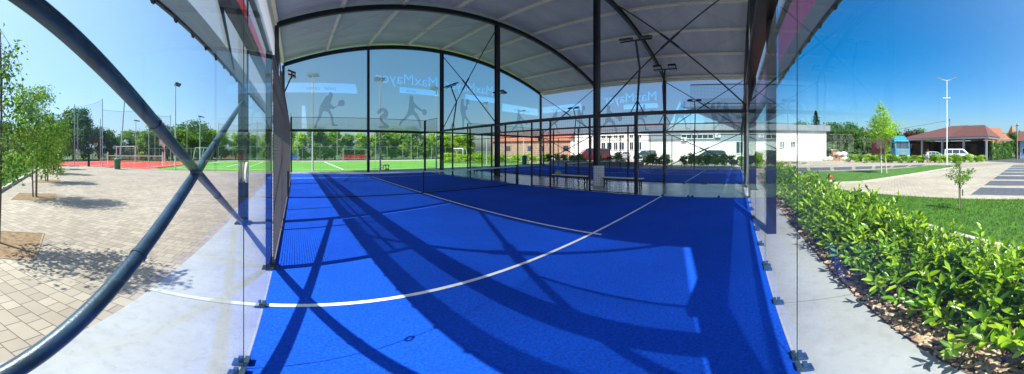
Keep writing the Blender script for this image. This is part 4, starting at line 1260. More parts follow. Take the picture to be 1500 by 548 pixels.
for i in range(24):
    px = 1262 + i * 7.6
    dup(lbsh[i % 2], (*P(px, 40.0 - 2.5 * math.sin(i / 23 * PI) + rnd.uniform(-.3, .3)), 0), rnd.uniform(0, 6), scale=rnd.uniform(.8, 1.1))

# ------------------------------------------------------------------ near right: gravel bed, hedge, lawns, paths
sheet('planting_bed', rect(-3, 19, -3.25, -.82), .010, mat('bed_soil', (.15, .105, .07), .95, var=.4, scale=12, bump=.8))
rng = np.random.default_rng(12)
b = MB()
ico = bmesh.new(); bmesh.ops.create_icosphere(ico, subdivisions=1, radius=1)
iv = np.array([v.co[:] for v in ico.verts]); ifc = [tuple(v.index for v in f.verts) for f in ico.faces]; ico.free()
NS = 5200
vv = []; ff = []
for i in range(NS):
    xx = rng.uniform(.2, 1) ** 2.2 * 9 + .0 if i < 4200 else rng.uniform(4, 16)
    yy = -.84 - abs(rng.normal(0, .28)) if rng.uniform() < .75 else rng.uniform(-3.1, -.84)
    s = rng.uniform(.012, .030)
    rot = Matrix.Rotation(rng.uniform(0, 6.28), 3, 'Z') @ Matrix.Rotation(rng.uniform(-.5, .5), 3, 'X')
    q = (iv * rng.uniform(.85, 1.15, iv.shape)) * np.array([s * 1.3, s * .9, s * .6])
    q = q @ np.array(rot).T + np.array([xx, yy, .012 + s * .4 + rng.uniform(0, .012)])
    vv.append(q); ff += [tuple(a + i * len(iv) for a in f) for f in ifc]
me = bpy.data.meshes.new('gravel'); me.from_pydata(np.concatenate(vv).tolist(), [], ff); me.update()
gm, n, l, bs = newmat('gravel_stone')
ge = n.new('ShaderNodeNewGeometry'); cr = n.new('ShaderNodeValToRGB')
for i, c in enumerate(((.22, .13, .08), (.42, .29, .19), (.55, .44, .33))):
    if i == 2: cr.color_ramp.elements.new(1.0)
cr.color_ramp.elements[0].color = (.20, .12, .08, 1); cr.color_ramp.elements[1].color = (.42, .29, .19, 1); cr.color_ramp.elements[1].position = .5; cr.color_ramp.elements[2].color = (.58, .46, .34, 1)
l.new(ge.outputs['Random Per Island'], cr.inputs[0]); l.new(cr.outputs[0], bs.inputs['Base Color']); bs.inputs['Roughness'].default_value = .8
tag(link_mesh('gravel', me, gm), kind='stuff')

def laurel_hedge():
    root = thing('laurel_hedge', 'glossy bright green laurel hedge running along the concrete strip on the right', 'hedge', (7.5, -1.6, 0))
    rng = np.random.default_rng(21)
    V, F = [], []
    sv, sf = MB(), None
    LP = np.array([(t, w_) for t, w_ in ((0, .02), (.22, .30), (.5, .42), (.78, .30), (1.0, .02))])
    def leaf(base, dirv, up, Ln, Wd, curl):
        d = dirv / np.linalg.norm(dirv); s = np.cross(d, up); s /= np.linalg.norm(s) + 1e-9; nrm = np.cross(s, d)
        k = len(V_cnt)
        vs = []
        for t, w_ in LP:
            c = base + d * Ln * t + nrm * (-curl * t * t * Ln)
            vs.append(c - nrm * .0); vs.append(c + s * Wd * w_ + nrm * .14 * Wd); vs.append(c - s * Wd * w_ + nrm * .14 * Wd)
        return vs
    V_cnt = []
    allv = []; allf = []
    cnt = 0
    def shoot(p, d, L, nleaf, sc):
        nonlocal cnt
        d = d / np.linalg.norm(d)
        pts = []
        bend = rng.normal(0, .15, 3)
        for j in range(4):
            t = j / 3
            pts.append(p + d * L * t + bend * L * t * t * .5)
        sv.tube([tuple(q) for q in pts], [.006, .005, .004, .002], 4, cap=False)
        for j in range(nleaf):
            t = .12 + .88 * (j + rng.uniform(-.2, .2)) / max(1, nleaf - 1); t = min(max(t, .05), 1)
            base = p + d * L * t + bend * L * t * t * .5
            ang = j * 2.4 + rng.uniform(-.4, .4)
            a = np.cross(d, [.3, .1, 1.0]); a /= np.linalg.norm(a) + 1e-9; b_ = np.cross(d, a)
            side = a * math.cos(ang) + b_ * math.sin(ang)
            op = 1.05 - .75 * t ** 2            # tip leaves stand up, lower ones spread
            dv = d * (1 - op * .75) + side * op + np.array([0, 0, .12])
            Ln = sc * rng.uniform(.075, .155) * (1.0 if t < .85 else .8); Wd = Ln * rng.uniform(.40, .5)
            vs = leaf(base, dv, np.array([0, 0, 1.0]) + d * .8 + rng.normal(0, .25, 3), Ln, Wd, rng.uniform(-.05, .35))
            allv.extend(vs)
            k = cnt * 15
            for r_ in range(4):
                q = k + r_ * 3
                allf.append((q, q + 1, q + 4, q + 3)); allf.append((q + 2, q, q + 3, q + 5))
            cnt += 1
    def height(x): return .80 - .15 * max(0, min(1, (2.6 - x) / 1.4)) + .08 * math.sin(x * 1.9) + .07 * math.sin(x * 4.3 + 1) + .012 * x
    # plants every 0.55 m; shoots fan out of each
    x = .15
    while x < 14.6:
        far = x > 7
        nsh = int((58 if x < 5 else 44) if not far else 26)
        for i in range(nsh):
            h = height(x)
            ph = rng.uniform(0, 2 * PI); el = rng.uniform(.05, 1.5)
            outv = np.array([math.cos(ph) * math.cos(el) * .42, math.sin(ph) * math.cos(el) * (.68 if x > 2.7 else .58), math.sin(el) * h * .62])
            base = np.array([x + rng.normal(0, .16), -1.58 + rng.normal(0, .10), h * .30])
            tip = base + outv * rng.uniform(.72, 1.08)
            d = outv / np.linalg.norm(outv) * .7 + np.array([0, 0, .55])
            L = rng.uniform(.16, .30)
            shoot(tip - d * L * .6, d, L, int(rng.integers(8, 13)), 1.0 if not far else 1.25)
        # low side shoots on the path side
        for i in range((6 if not far else 2) if not 1.6 < x < 2.5 else 2):
            shoot(np.array([x + rng.normal(0, .2), -1.10 + rng.normal(0, .07), rng.uniform(.10, .32)]), np.array([rng.normal(0, .4), rng.uniform(.2, .8), .5]), .22, 9, 1.05)
        if rng.uniform() < .8:
            shoot(np.array([x + rng.normal(0, .2), -1.6 + rng.normal(0, .2), height(x) * .86]), np.array([rng.normal(0, .2), rng.normal(0, .2), 1]), .24, 9, .9)
        x += .42 if not far else .5
    b = sv; x = .15
    while x < 14.6:
        for j in range(4):
            b.tube([(x + rng.normal(0, .05), -1.58 + rng.normal(0, .05), 0.01), (x + rng.normal(0, .15), -1.58 + rng.normal(0, .15), .5)], [.012, .006], 5)
        x += .45
    nv = len(allv); nf = len(allf)
    allv += [np.array(v) for v in sv.v]; allf += [tuple(i + nv for i in f) for f in sv.f]
    me = bpy.data.meshes.new('foliage'); me.from_pydata((np.array(allv) - np.array(root.location)).tolist(), [], allf)
    me.materials.append(M['leaf_laurel']); me.materials.append(M['stem'])
    mi = np.zeros(len(me.polygons), np.int32); mi[nf:] = 1; me.polygons.foreach_set('material_index', mi)
    me.update(); me.shade_smooth()
    link_mesh('foliage', me, None, root)
laurel_hedge()

# lawns with kerbs
lawnB = [(19.0, -3.42), (2.0, -3.42), (-4, -3.42), (-4, -13.5), (5.1, -7.5), (9.7, -4.6), (11.5, -3.9), (19.0, -3.6)]
lawnB = [(12.5, -3.42), (-5, -3.42), (-6, -14.8), (5.1, -7.55), (9.7, -4.45), (11.2, -3.75)]
sheet('lawn', lawnB, .040, M['lawn'])
def kerb_line(pts, w_=.12, h_=.075, name='kerb', material=None):
    b = MB()
    for p, q in zip(pts[:-1], pts[1:]):
        b.bar((*p, h_ / 2), (*q, h_ / 2), w_, h_)
    return tag(b.build(name, material or M['kerb']), kind='structure')
kerb_line([(13.0, -3.33), (-6, -3.33)])
sheet('path', [(13.2, -3.2), (19, -3.25), (21, -5.3), (13.3, -5.8), (15.7, -10.4), (19, -18.8), (20, -28), (-8, -40), (-6, -14.8), (5.1, -7.5), (9.7, -4.4)], .006, M['pavers_path'])
lawnA = [G(1172, 250), G(1195, 270), G(1262, 267.5), G(1330, 257), G(1380, 248.5), G(1398, 245.3), G(1392, 243.2), G(1360, 242.8), G(1332, 246.5), G(1265, 250.5), G(1195, 252)]
sheet('lawn', lawnA, .050, M['lawn'])
kerb_line([G(1195, 270), G(1262, 267.7), G(1330, 257.2), G(1380, 248.7), G(1398, 245.4), G(1392, 243.1), G(1360, 242.7)], .14, .09)
# parking bays
def bays(p, q, r_, s_, n, gap):
    """n dark paver bays between edges p-q (near) and s_-r_ (far)"""
    p, q, r_, s_ = [Vector((*v, 0)) for v in (p, q, r_, s_)]
    for i in range(n):
        t0, t1 = i / n + gap, (i + 1) / n - gap
        pts = [p.lerp(q, t0), p.lerp(q, t1), s_.lerp(r_, t1), s_.lerp(r_, t0)]
        sheet('parking_bay', [(v.x, v.y) for v in pts], .010, M['grey_paver'])
bays((7.15, -7.0), (18.5, -27.0), (3.5, -36.0), (-7.5, -15.5), 8, .018)
bays(G(1150, 251.5), G(1350, 243.5), G(1358, 241.0), G(1150, 246.0), 7, .012)
sheet('car_park', [G(1130, 246), G(1400, 240.5), P(1500, 40), P(1500, 60), P(1400, 62), P(1200, 56), P(1130, 48)], .005, M['pavers_path'])
sheet('road', [P(1420, 46), P(1500, 37), P(1540, 40), P(1540, 70), P(1460, 75)], .009, M['asphalt'])

def blades():
    """short grass over the near lawn"""
    rng = np.random.default_rng(31)
    n = 60000
    x = rng.uniform(-3, 12, n); y = rng.uniform(-12, -3.45, n)
    # keep points inside the lawn polygon
    ins = np.zeros(n, bool); pg = lawnB; j = len(pg) - 1
    for i in range(len(pg)):
        xi, yi = pg[i]; xj, yj = pg[j]
        c = ((yi > y) != (yj > y)) & (x < (xj - xi) * (y - yi) / (yj - yi + 1e-12) + xi); ins ^= c; j = i
    x = x[ins]; y = y[ins]; n = len(x)
    a = rng.uniform(0, 2 * PI, n); h = rng.uniform(.03, .065, n); w_ = rng.uniform(.006, .011, n); ln = rng.normal(0, .02, (n, 2))
    v = np.zeros((n, 3, 3))
    v[:, 0] = np.stack([x - np.cos(a) * w_, y - np.sin(a) * w_, np.full(n, .04)], 1)
    v[:, 1] = np.stack([x + np.cos(a) * w_, y + np.sin(a) * w_, np.full(n, .04)], 1)
    v[:, 2] = np.stack([x + ln[:, 0], y + ln[:, 1], .04 + h], 1)
    me = bpy.data.meshes.new('grass')
    me.vertices.add(3 * n); me.vertices.foreach_set('co', v.astype(np.float32).ravel())
    me.loops.add(3 * n); me.loops.foreach_set('vertex_index', np.arange(3 * n, dtype=np.int32))
    me.polygons.add(n); me.polygons.foreach_set('loop_start', (np.arange(n) * 3).astype(np.int32)); me.polygons.foreach_set('loop_total', np.full(n, 3, np.int32))
    me.update(calc_edges=True)
    tag(link_mesh('grass', me, M['blade']), kind='stuff')
blades()

# sapling with stake
sp = G(1407, 309)
sap = make_tree('sapling', 'small staked sapling with a blue tag on the near lawn', 'tree', sp, [(0, 0, 1.0, .22, .22, .14), (.2, .1, 1.15, .18, .18, .10), (-.2, -.1, 1.1, .2, .2, .1), (.1, -.25, .95, .2, .2, .1), (-.1, .25, .92, .18, .18, .1), (0, 0, .8, .16, .16, .1), (.3, .15, .98, .14, .14, .06), (-.32, .1, .92, .14, .14, .06), (0, 0, 1.3, .08, .08, .14)],
                [[(0, 0, .04, .012), (.01, 0, .6, .010), (0, .01, 1.25, .005)]], 620, .055, M['leaf_mid'], M['bark'], 170)
MB().tube([(.07, -.02, 0), (.065, -.02, 1.32)], .018, 8).build('stake', M['wood'], sap, world=False)
MB().box(-.055, -.005, -.055, -.05, .42, .60).build('blue_tag', mat('tag_blue', (.35, .55, .75), .5), sap, world=False)
# the two-stemmed tree on the far lawn
make_tree('young_tree', 'young tree with two pale stems on the far lawn', 'tree', G(1291, 254.5), [(0, 0, 2.7, .6, .6, .35), (.6, .2, 2.75, .6, .6, .4), (-.65, -.2, 2.8, .6, .6, .4), (.1, .3, 3.1, .8, .8, .45), (-.3, -.3, 3.4, .8, .8, .45), (.45, .0, 3.7, .7, .7, .45), (-.3, .1, 4.0, .6, .6, .4), (.1, 0, 4.5, .45, .45, .4), (0, 0, 4.9, .25, .25, .25), (.95, .1, 3.0, .45, .45, .3), (-.95, .1, 2.9, .45, .45, .3), (-.3, -.3, 1.9, .3, .3, .35)],
          [[(0, 0, 0, .05), (.02, .02, 1.8, .04), (0, 0, 4.6, .012)], [(-.25, -.3, 0, .045), (-.18, -.2, 1.6, .035), (-.1, -.1, 3.6, .012)]], 4200, .13, M['leaf_lime'], M['birchbark'], 175, sub=14)
make_tree('shrub', 'round green shrub at the foot of the street lamp', 'shrub', G(1401, 244.5), rand_clumps(random.Random(9), .2, 1.25, .5, 6, .55), [[(0, 0, 0, .03), (0, 0, .8, .01)]], 800, .11, M['leaf_mid'], M['bark'], 176)
# marker post in the lawn edge: red cap, white body
mk = thing('garden_marker', 'small red and white marker standing behind the hedge', 'marker', (*G(1216, 270), 0))
MB().lathe([(.09, 0), (.09, .22), (.07, .26)], 12).build('body', M['white'], mk, world=False)
MB().lathe([(.10, .265), (.15, .30), (.14, .40), (.07, .48), (.02, .5)], 12).build('cap', M['redpaint'], mk, world=False)
# weeds by the car park kerb
for i, (px, py) in enumerate(((1140, 240.5), (1152, 240.0), (1165, 239.8), (1178, 240.5), (1268, 239), (1277, 238.5))):
    o = make_tree('shrub', 'low green plant on the car park edge', 'shrub', G(px, py), [(0, 0, .12, .35, .35, .12), (.3, 0, .1, .3, .3, .1)], [[(0, 0, 0, .02), (0, 0, .1, .01)]], 140, .12, M['leaf_mid'], M['bark'], 180 + i, 'low plants on the car park edge') if i == 0 else dup(o0, (*G(px, py), 0), rnd.uniform(0, 6))
    if i == 0: o0 = o

# ------------------------------------------------------------------ street lamp, poles, cable
lp = G(1387, 242.5)
stl = thing('street_lamp', 'tall white street lamp with two wing shaped heads over the far lawn', 'street lamp', (*lp, 0))
dirc = Vector((CX - lp[0], CY - lp[1], 0)).normalized(); side = Vector((-dirc.y, dirc.x, 0))
H = 9.6
MB().tube([(0, 0, 0), (0, 0, 1.2), (0, 0, H)], [.085, .075, .045], 12).build('pole', M['white'], stl, world=False)
for s in (-1, 1):
    b = MB(); p0 = Vector((0, 0, H - .05)); p1 = side * s * .55 + Vector((0, 0, H + .05)); p2 = side * s * 1.05 + Vector((0, 0, H + .28))
    b.tube([p0, p1], .03, 6); b.build('arm', M['white'], stl, world=False)
    b = MB(); b.bar(p1 - side * s * .1, p2, .26, .07); b.build('lamp_head', M['galv'], stl, world=False)
for s in (-1, 1):
    b = MB(); p0 = Vector((0, 0, H - 2.1)); p1 = side * s * .42 + Vector((0, 0, H - 2.05))
    b.bar(p0, p1, .2, .09); b.build('camera_box', M['white'], stl, world=False)
MB().box(-.15, .15, -.15, .15, 0, .05).build('base_plate', M['galv'], stl, world=False)
def utility_pole(label, p, h, arm=True):
    root = thing('utility_pole', label, 'pole', (*p, 0), 0, 'wooden utility poles')
    MB().tube([(0, 0, 0), (.03, 0, h)], [.16, .11], 10).build('pole', M['wood'], root, world=False)
    MB().bar((-.7, .5, h - .3), (.7, -.5, h - .3), .1, .12).build('cross_arm', M['wood'], root, world=False)
    for t in (-.9, -.45, .45, .9):
        MB().lathe([(.05, 0), (.06, .08), (.03, .16)], 8, (.7 * t, -.5 * t, h - .235)).build('insulator', M['white'], root, world=False)
    return root
u1, u2, u3 = P(1391.5, 66), P(1490, 52), P(1493.5, 75)
utility_pole('brown utility pole rising behind the brown pavilion roof', u1, 9.3)
utility_pole('wooden utility pole by the road at the right edge', u2, 6.6)
utility_pole('second thinner utility pole further along the road', u3, 7.2)
cab = thing('overhead_cable', 'overhead cable sagging from the utility pole to the left', 'cable', (*u1, 0))
u0 = P(1220, 80)
pts = [(u1[0] + (u0[0] - u1[0]) * t / 16, u1[1] + (u0[1] - u1[1]) * t / 16, 8.8 + (1.5 - 4.5 * (t / 16)) * 0 - 3.6 * (t / 16) - 1.6 * (t / 16) * (1 - t / 16)) for t in range(17)]
MB().tube(pts, .03, 5).build('wire', M['black'], cab)

# ------------------------------------------------------------------ buildings
def quadbox(b, o, u, v, L, D, z0, z1):
    o = Vector((*o, 0)); u = Vector((*u, 0)); v = Vector((*v, 0))
    c = [o, o + u * L, o + u * L + v * D, o + v * D]
    return b.add([(p.x, p.y, z0) for p in c] + [(p.x, p.y, z1) for p in c], [(0, 3, 2, 1), (4, 5, 6, 7), (0, 1, 5, 4), (1, 2, 6, 5), (2, 3, 7, 6), (3, 0, 4, 7)])

def window(parent, x, ya, yb, z0, z1, panes=2, fm=None):
    """window in a wall facing -x at plane x"""
    fr = MB()
    t = .06
    for (y0, y1, a, c) in ((ya, ya + t, z0, z1), (yb - t, yb, z0, z1)):
        fr.box(x - .05, x + .02, y0, y1, a, c)
    for (a, c) in ((z0, z0 + t), (z1 - t, z1)):
        fr.box(x - .05, x + .02, ya + t, yb - t, a, c)
    for i in range(1, panes):
        y = ya + (yb - ya) * i / panes
        fr.box(x - .045, x + .02, y - .03, y + .03, z0 + t, z1 - t)
    f = fr.build('window', fm or M['white'], parent)
    MB().box(x - .018, x - .008, ya + t, yb - t, z0 + t, z1 - t).build('pane', M['window'], f)
    MB().box(x - .10, x - .0015, ya - .06, yb + .06, z0 - .07, z0 - .005).build('sill', M['kerb'], f)
    return f
# long white building
WX = 45.0
wb = thing('white_building', 'long low white building with a grey flat roof edge behind the second court', 'building', (WX, 1, 0))
q = MB(); q.box(WX, WX + 14, -14.3, 16.2, -.02, 4.9); q.build('wall', M['wallwhite'], wb)
q = MB(); q.box(WX - .35, WX + 14.3, -14.9, 16.5, 4.9, 5.85); q.build('roof', M['parapet'], wb)
def yb_at(px): return CY + (WX - CX) / math.tan((px - PX0) / FP)
for (pa_, pb_, z0, z1, k) in ((1142, 1149.5, 2.1, 3.15, 2), (1158, 1165, 2.1, 3.15, 2), (998, 1045, 3.55, 4.3, 6), (1078, 1090, 1.2, 3.1, 2)):
    ya, yb2 = sorted((yb_at(pa_), yb_at(pb_)))
    window(wb, WX - (.03 if k == 6 else 0), ya, yb2, z0, z1, k)
ya, yb2 = sorted((yb_at(1158.5), yb_at(1164.5)))
dr = MB().box(WX - .05, WX + .02, ya, yb2, .02, 2.0).build('door', M['cream'], wb)
MB().box(WX - .09, WX - .051, ya + .1, ya + .16, .95, 1.1).build('handle', M['galv'], dr)
ca, cb_ = sorted((yb_at(1133), yb_at(950)))
MB().box(WX - .03, WX - .0015, ca, cb_, 3.12, 4.86).build('toning_band', M['parapet'], wb)  # added grey band, darkening the wall as mesh and glass in front would
MB().tube([(WX - .06, -14.0, 0), (WX - .06, -14.0, 4.88)], .05, 8).build('downpipe', M['white'], wb)
for yy in (8.5, 3.0):
    ac = MB().box(WX - .34, WX - .002, yy, yy + .85, 3.2 if yy > 5 else 3.75, 3.75 if yy > 5 else 4.3).build('air_conditioner', M['white'], wb)
    MB().disc((WX - .345, yy + .5, 3.48 if yy > 5 else 4.03), (1, 0, 0), .2, .02, 14).build('fan_grille', M['parapet'], ac)
# office wing set back
WX2 = 55.0
wb2 = thing('office_building', 'cream two row window building behind the white car and the dark hatchback', 'building', (WX2, 26, 0))
q = MB(); q.box(WX2, WX2 + 12, 16.9, 36.0, -.02, 6.1); q.build('wall', M['wallwhite'], wb2)
q = MB(); q.box(WX2 - .3, WX2 + 12.3, 16.7, 36.3, 6.1, 6.5); q.build('roof', M['parapet'], wb2)
def y2(px): return CY + (WX2 - CX) / math.tan((px - PX0) / FP)
for (pa_, pb_) in ((881, 887), (889, 896.5), (899, 905), (907, 914.5), (922, 928), (933.5, 940), (941, 946.5)):
    a, c = sorted((y2(pa_), y2(pb_)))
    window(wb2, WX2, a, c, 1.75, 3.45, 2)
    window(wb2, WX2, a, c, 4.25, 5.0, 2)
# orange brick sheds and roof further left
sb = thing('brick_shed', 'long orange brick shed with a tiled roof beyond the lime hedge bushes', 'building', (*P(770, 80), 0))
p, q_ = Vector((*P(722, 84), 0)), Vector((*P(838, 74), 0))
u = (q_ - p); L = u.length; u.normalize(); v = Vector((-u.y, u.x, 0))
if v.dot(p) < 0: v = -v
b = MB(); quadbox(b, p[:2], u[:2], v[:2], L, 8, -.02, 4.3); b.build('wall', M['brick'], sb)
def gable_roof(p, u, v, L, D, z0, z1, ov=.5):
    a = p - u * ov - v * ov; c = p + u * (L + ov) - v * ov; d = p + u * (L + ov) + v * (D + ov); e = p - u * ov + v * (D + ov)
    r0 = p - u * ov + v * D / 2; r1 = p + u * (L + ov) + v * D / 2
    vs = [(a.x, a.y, z0), (c.x, c.y, z0), (d.x, d.y, z0), (e.x, e.y, z0), (r0.x, r0.y, z1), (r1.x, r1.y, z1)]
    return MB().add(vs, [(0, 1, 5, 4), (2, 3, 4, 5), (1, 2, 5), (3, 0, 4), (3, 2, 1, 0)])
gable_roof(p, u, v, L, 8, 4.302, 7.0).build('roof', M['tile_mid'], sb)
for i in range(7):
    t = (i + .5) / 7
    if i in (2, 5): h0, h1, wd = .05, 2.8, 2.2
    else: h0, h1, wd = 1.5, 2.9, 1.4
    c = p + u * (L * t) - v * .03
    b = MB(); quadbox(b, (c - u * wd / 2)[:2], u[:2], v[:2], wd, .06, h0, h1); b.build('door' if i in (2, 5) else 'window', M['wood'] if i in (2, 5) else M['window'], sb)
sb2 = thing('white_house', 'white and orange house right behind the red van', 'building', (*P(858, 66), 0))
p, q_ = Vector((*P(836, 70), 0)), Vector((*P(876, 65), 0))
u = (q_ - p); L = u.length; u.normalize(); v = Vector((-u.y, u.x, 0))
if v.dot(p) < 0: v = -v
b = MB(); quadbox(b, p[:2], u[:2], v[:2], L, 8, -.02, 4.6); b.build('wall', M['wallwhite'], sb2)
gable_roof(p, u, v, L, 8, 4.602, 6.6).build('roof', M['tile_brown'], sb2)
for i in range(2):
    c = p + u * (L * (.35 + .38 * i)) - v * .03
    b = MB(); quadbox(b, (c - u * .9)[:2], u[:2], v[:2], 1.8, .06, .9, 2.9); f = b.build('window', M['brick'], sb2)
    b = MB(); quadbox(b, (c - u * .35 - v * .03)[:2], u[:2], v[:2], .7, .05, 1.2, 2.7); b.build('pane', M['window'], f)

# pavilion
pvA = Vector((*P(1322, 58), 0)); pvB = Vector((*P(1446, 47.5), 0))
u = (pvB - pvA); L = u.length; u.normalize(); v = Vector((-u.y, u.x, 0))
if v.dot(pvA - Vector((CX, CY, 0))) < 0: v = -v
D = 15.0
pv = thing('pavilion', 'open sided pavilion with a brown hipped tile roof behind the white van', 'building', tuple((pvA + pvB) / 2))
def pp(s, t, z): 
    q = pvA + u * s + v * t
    return (q.x, q.y, z)
ez = 3.75
b = MB()
rr = [pp(-.4, -.4, ez + .3), pp(L * .86, -.4, ez + .3), pp(L * .86, D, ez + .3), pp(-.4, D, ez + .3), pp(L * .42, D * .42, ez + 3.0), pp(L * .62, D * .42, ez + 3.0), pp(L * .62, D * .5, ez + 3.0), pp(L * .42, D * .5, ez + 3.0)]
b.add(rr, [(0, 1, 5, 4), (1, 2, 6, 5), (2, 3, 7, 6), (3, 0, 4, 7), (4, 5, 6, 7), (3, 2, 1, 0)])
b.build('roof', M['tile_brown'], pv)
b = MB()
rr = [pp(L * .62, -.5, ez + .32), pp(L + .45, -.5, ez + .32), pp(L + .45, 5.0, ez + .32), pp(L * .62, 5.0, ez + .32), pp(L * .70, 2.3, ez + 2.5), pp(L * .92, 2.3, ez + 2.5)]
b.add(rr, [(0, 1, 5, 4), (1, 2, 5), (2, 3, 4, 5), (3, 0, 4), (3, 2, 1, 0)])
b.build('roof', M['tile_brown'], pv)
b = MB(); b.bar(pp(-.4, -.25, ez + .1), pp(L + .4, -.25, ez + .1), .12, .34); b.bar(pp(L + .25, -.15, ez + .1), pp(L + .25, D, ez + .1), .12, .34)
b.build('fascia', M['galv'], pv)
for s in (.5, L * .27, L * .52, L * .76, L - .15):
    q = pp(s, .0, 0)
    MB().bar((q[0], q[1], 0), (q[0], q[1], ez - .08), .3, .3).build('column', M['galv'], pv)
q0 = pp(L - .15, D - 2.5, 0)
MB().bar((q0[0], q0[1], 0), (q0[0], q0[1], ez - .08), .3, .3).build('column', M['galv'], pv)
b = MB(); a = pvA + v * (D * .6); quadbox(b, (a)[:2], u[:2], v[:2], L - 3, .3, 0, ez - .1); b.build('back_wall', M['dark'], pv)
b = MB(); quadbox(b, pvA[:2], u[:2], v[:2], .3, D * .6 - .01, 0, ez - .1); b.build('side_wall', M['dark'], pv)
vn_ = thing('vine_screen', 'tall screen of climbing vines on the right side of the pavilion', 'vine', tuple(pvA + u * L + v * 6))
rng = np.random.default_rng(44); n_ = 5200
s_ = rng.uniform(.5, 11, n_); z_ = rng.uniform(.05, 3.6, n_); keep = np.sin(s_ * 5.3) * .5 + np.sin(s_ * 2.1 + z_ * .6) * .5 + rng.normal(0, .4, n_) - .9 * (z_ > 2.9 + .5 * np.sin(s_ * 3.1)) > -.45
s_, z_ = s_[keep], z_[keep]; off_ = rng.normal(0, .18, len(s_))
base_ = np.array(pvA + u * (L + .5))[None, :] + s_[:, None] * np.array(v) + off_[:, None] * np.array(u); base_[:, 2] = z_
base_ -= np.array(vn_.location)
leaf_cloud('foliage', base_, np.tile(np.array(u) + np.array([0, 0, .3]), (len(s_), 1)), .26, M['leaf_vine'], vn_, 44, 1.3)
b = MB()
for s in np.arange(.8, 11, 1.7):
    q = pvA + u * (L + .5) + v * float(s); b.tube([(q.x, q.y, 0), (q.x + .1, q.y, 1.8), (q.x, q.y, 3.5)], [.04, .03, .01], 5)
b.build('stems', M['bark'], vn_)

def house(label, px0, d0, px1, d1, dep, h, rh, wallm, tile, chim=True, wins=2):
    p, q_ = Vector((*P(px0, d0), 0)), Vector((*P(px1, d1), 0))
    u = (q_ - p); L = u.length; u.normalize(); v = Vector((-u.y, u.x, 0))
    if v.dot(p - Vector((CX, CY, 0))) < 0: v = -v
    root = thing('house', label, 'house', tuple((p + q_) / 2))
    b = MB(); quadbox(b, p[:2], u[:2], v[:2], L, dep, -.02, h); b.build('wall', wallm, root)
    rf = gable_roof(p, u, v, L, dep, h + .002, h + rh).build('roof', tile, root)
    if chim:
        c = p + u * L * .6 + v * dep * .45
        MB().box(c.x - .3, c.x + .3, c.y - .3, c.y + .3, h + rh * .6, h + rh + .9).build('chimney', M['brick'], rf)
    for i in range(wins):
        c = p + u * (L * (i + .5) / wins) - v * .04
        b = MB(); quadbox(b, (c - u * .6)[:2], u[:2], v[:2], 1.2, .05, .9, 2.2); f = b.build('window', M['white'], root)
        b = MB(); quadbox(b, (c - u * .48 - v * .03)[:2], u[:2], v[:2], .96, .04, 1.0, 2.1); b.build('pane', M['window'], f)
    return root
house('house with an orange brown roof right behind the vine screen', 1442, 64, 1474, 66, 10, 3.3, 4.0, M['cream'], M['tile_mid'], False)
house('house with a bright red tiled roof between the pavilion and the road', 1456, 78, 1484, 80, 9, 3.2, 3.4, M['wallwhite'], M['tile_red'])
house('pale blue house at the very right edge', 1494, 58, 1524, 58, 8, 3.6, 2.3, mat('blue_render', (.30, .42, .60), .85), M['tile_brown'])
house('low house with an orange roof behind the truck', 1333, 110, 1352, 110, 9, 3.4, 2.8, M['brick'], M['tile_red'], False)
ch = thing('church_tower', 'distant church tower with a red spire over the roofs', 'tower', (*P(1482, 210), 0))
MB().box(-2, 2, -2, 2, 0, 14).build('wall', M['wallwhite'], ch, world=False)
MB().add([(-2.3, -2.3, 14.01), (2.3, -2.3, 14.01), (2.3, 2.3, 14.01), (-2.3, 2.3, 14.01), (0, 0, 21)], [(0, 1, 4), (1, 2, 4), (2, 3, 4), (3, 0, 4), (3, 2, 1, 0)]).build('spire', M['tile_red'], ch, world=False)

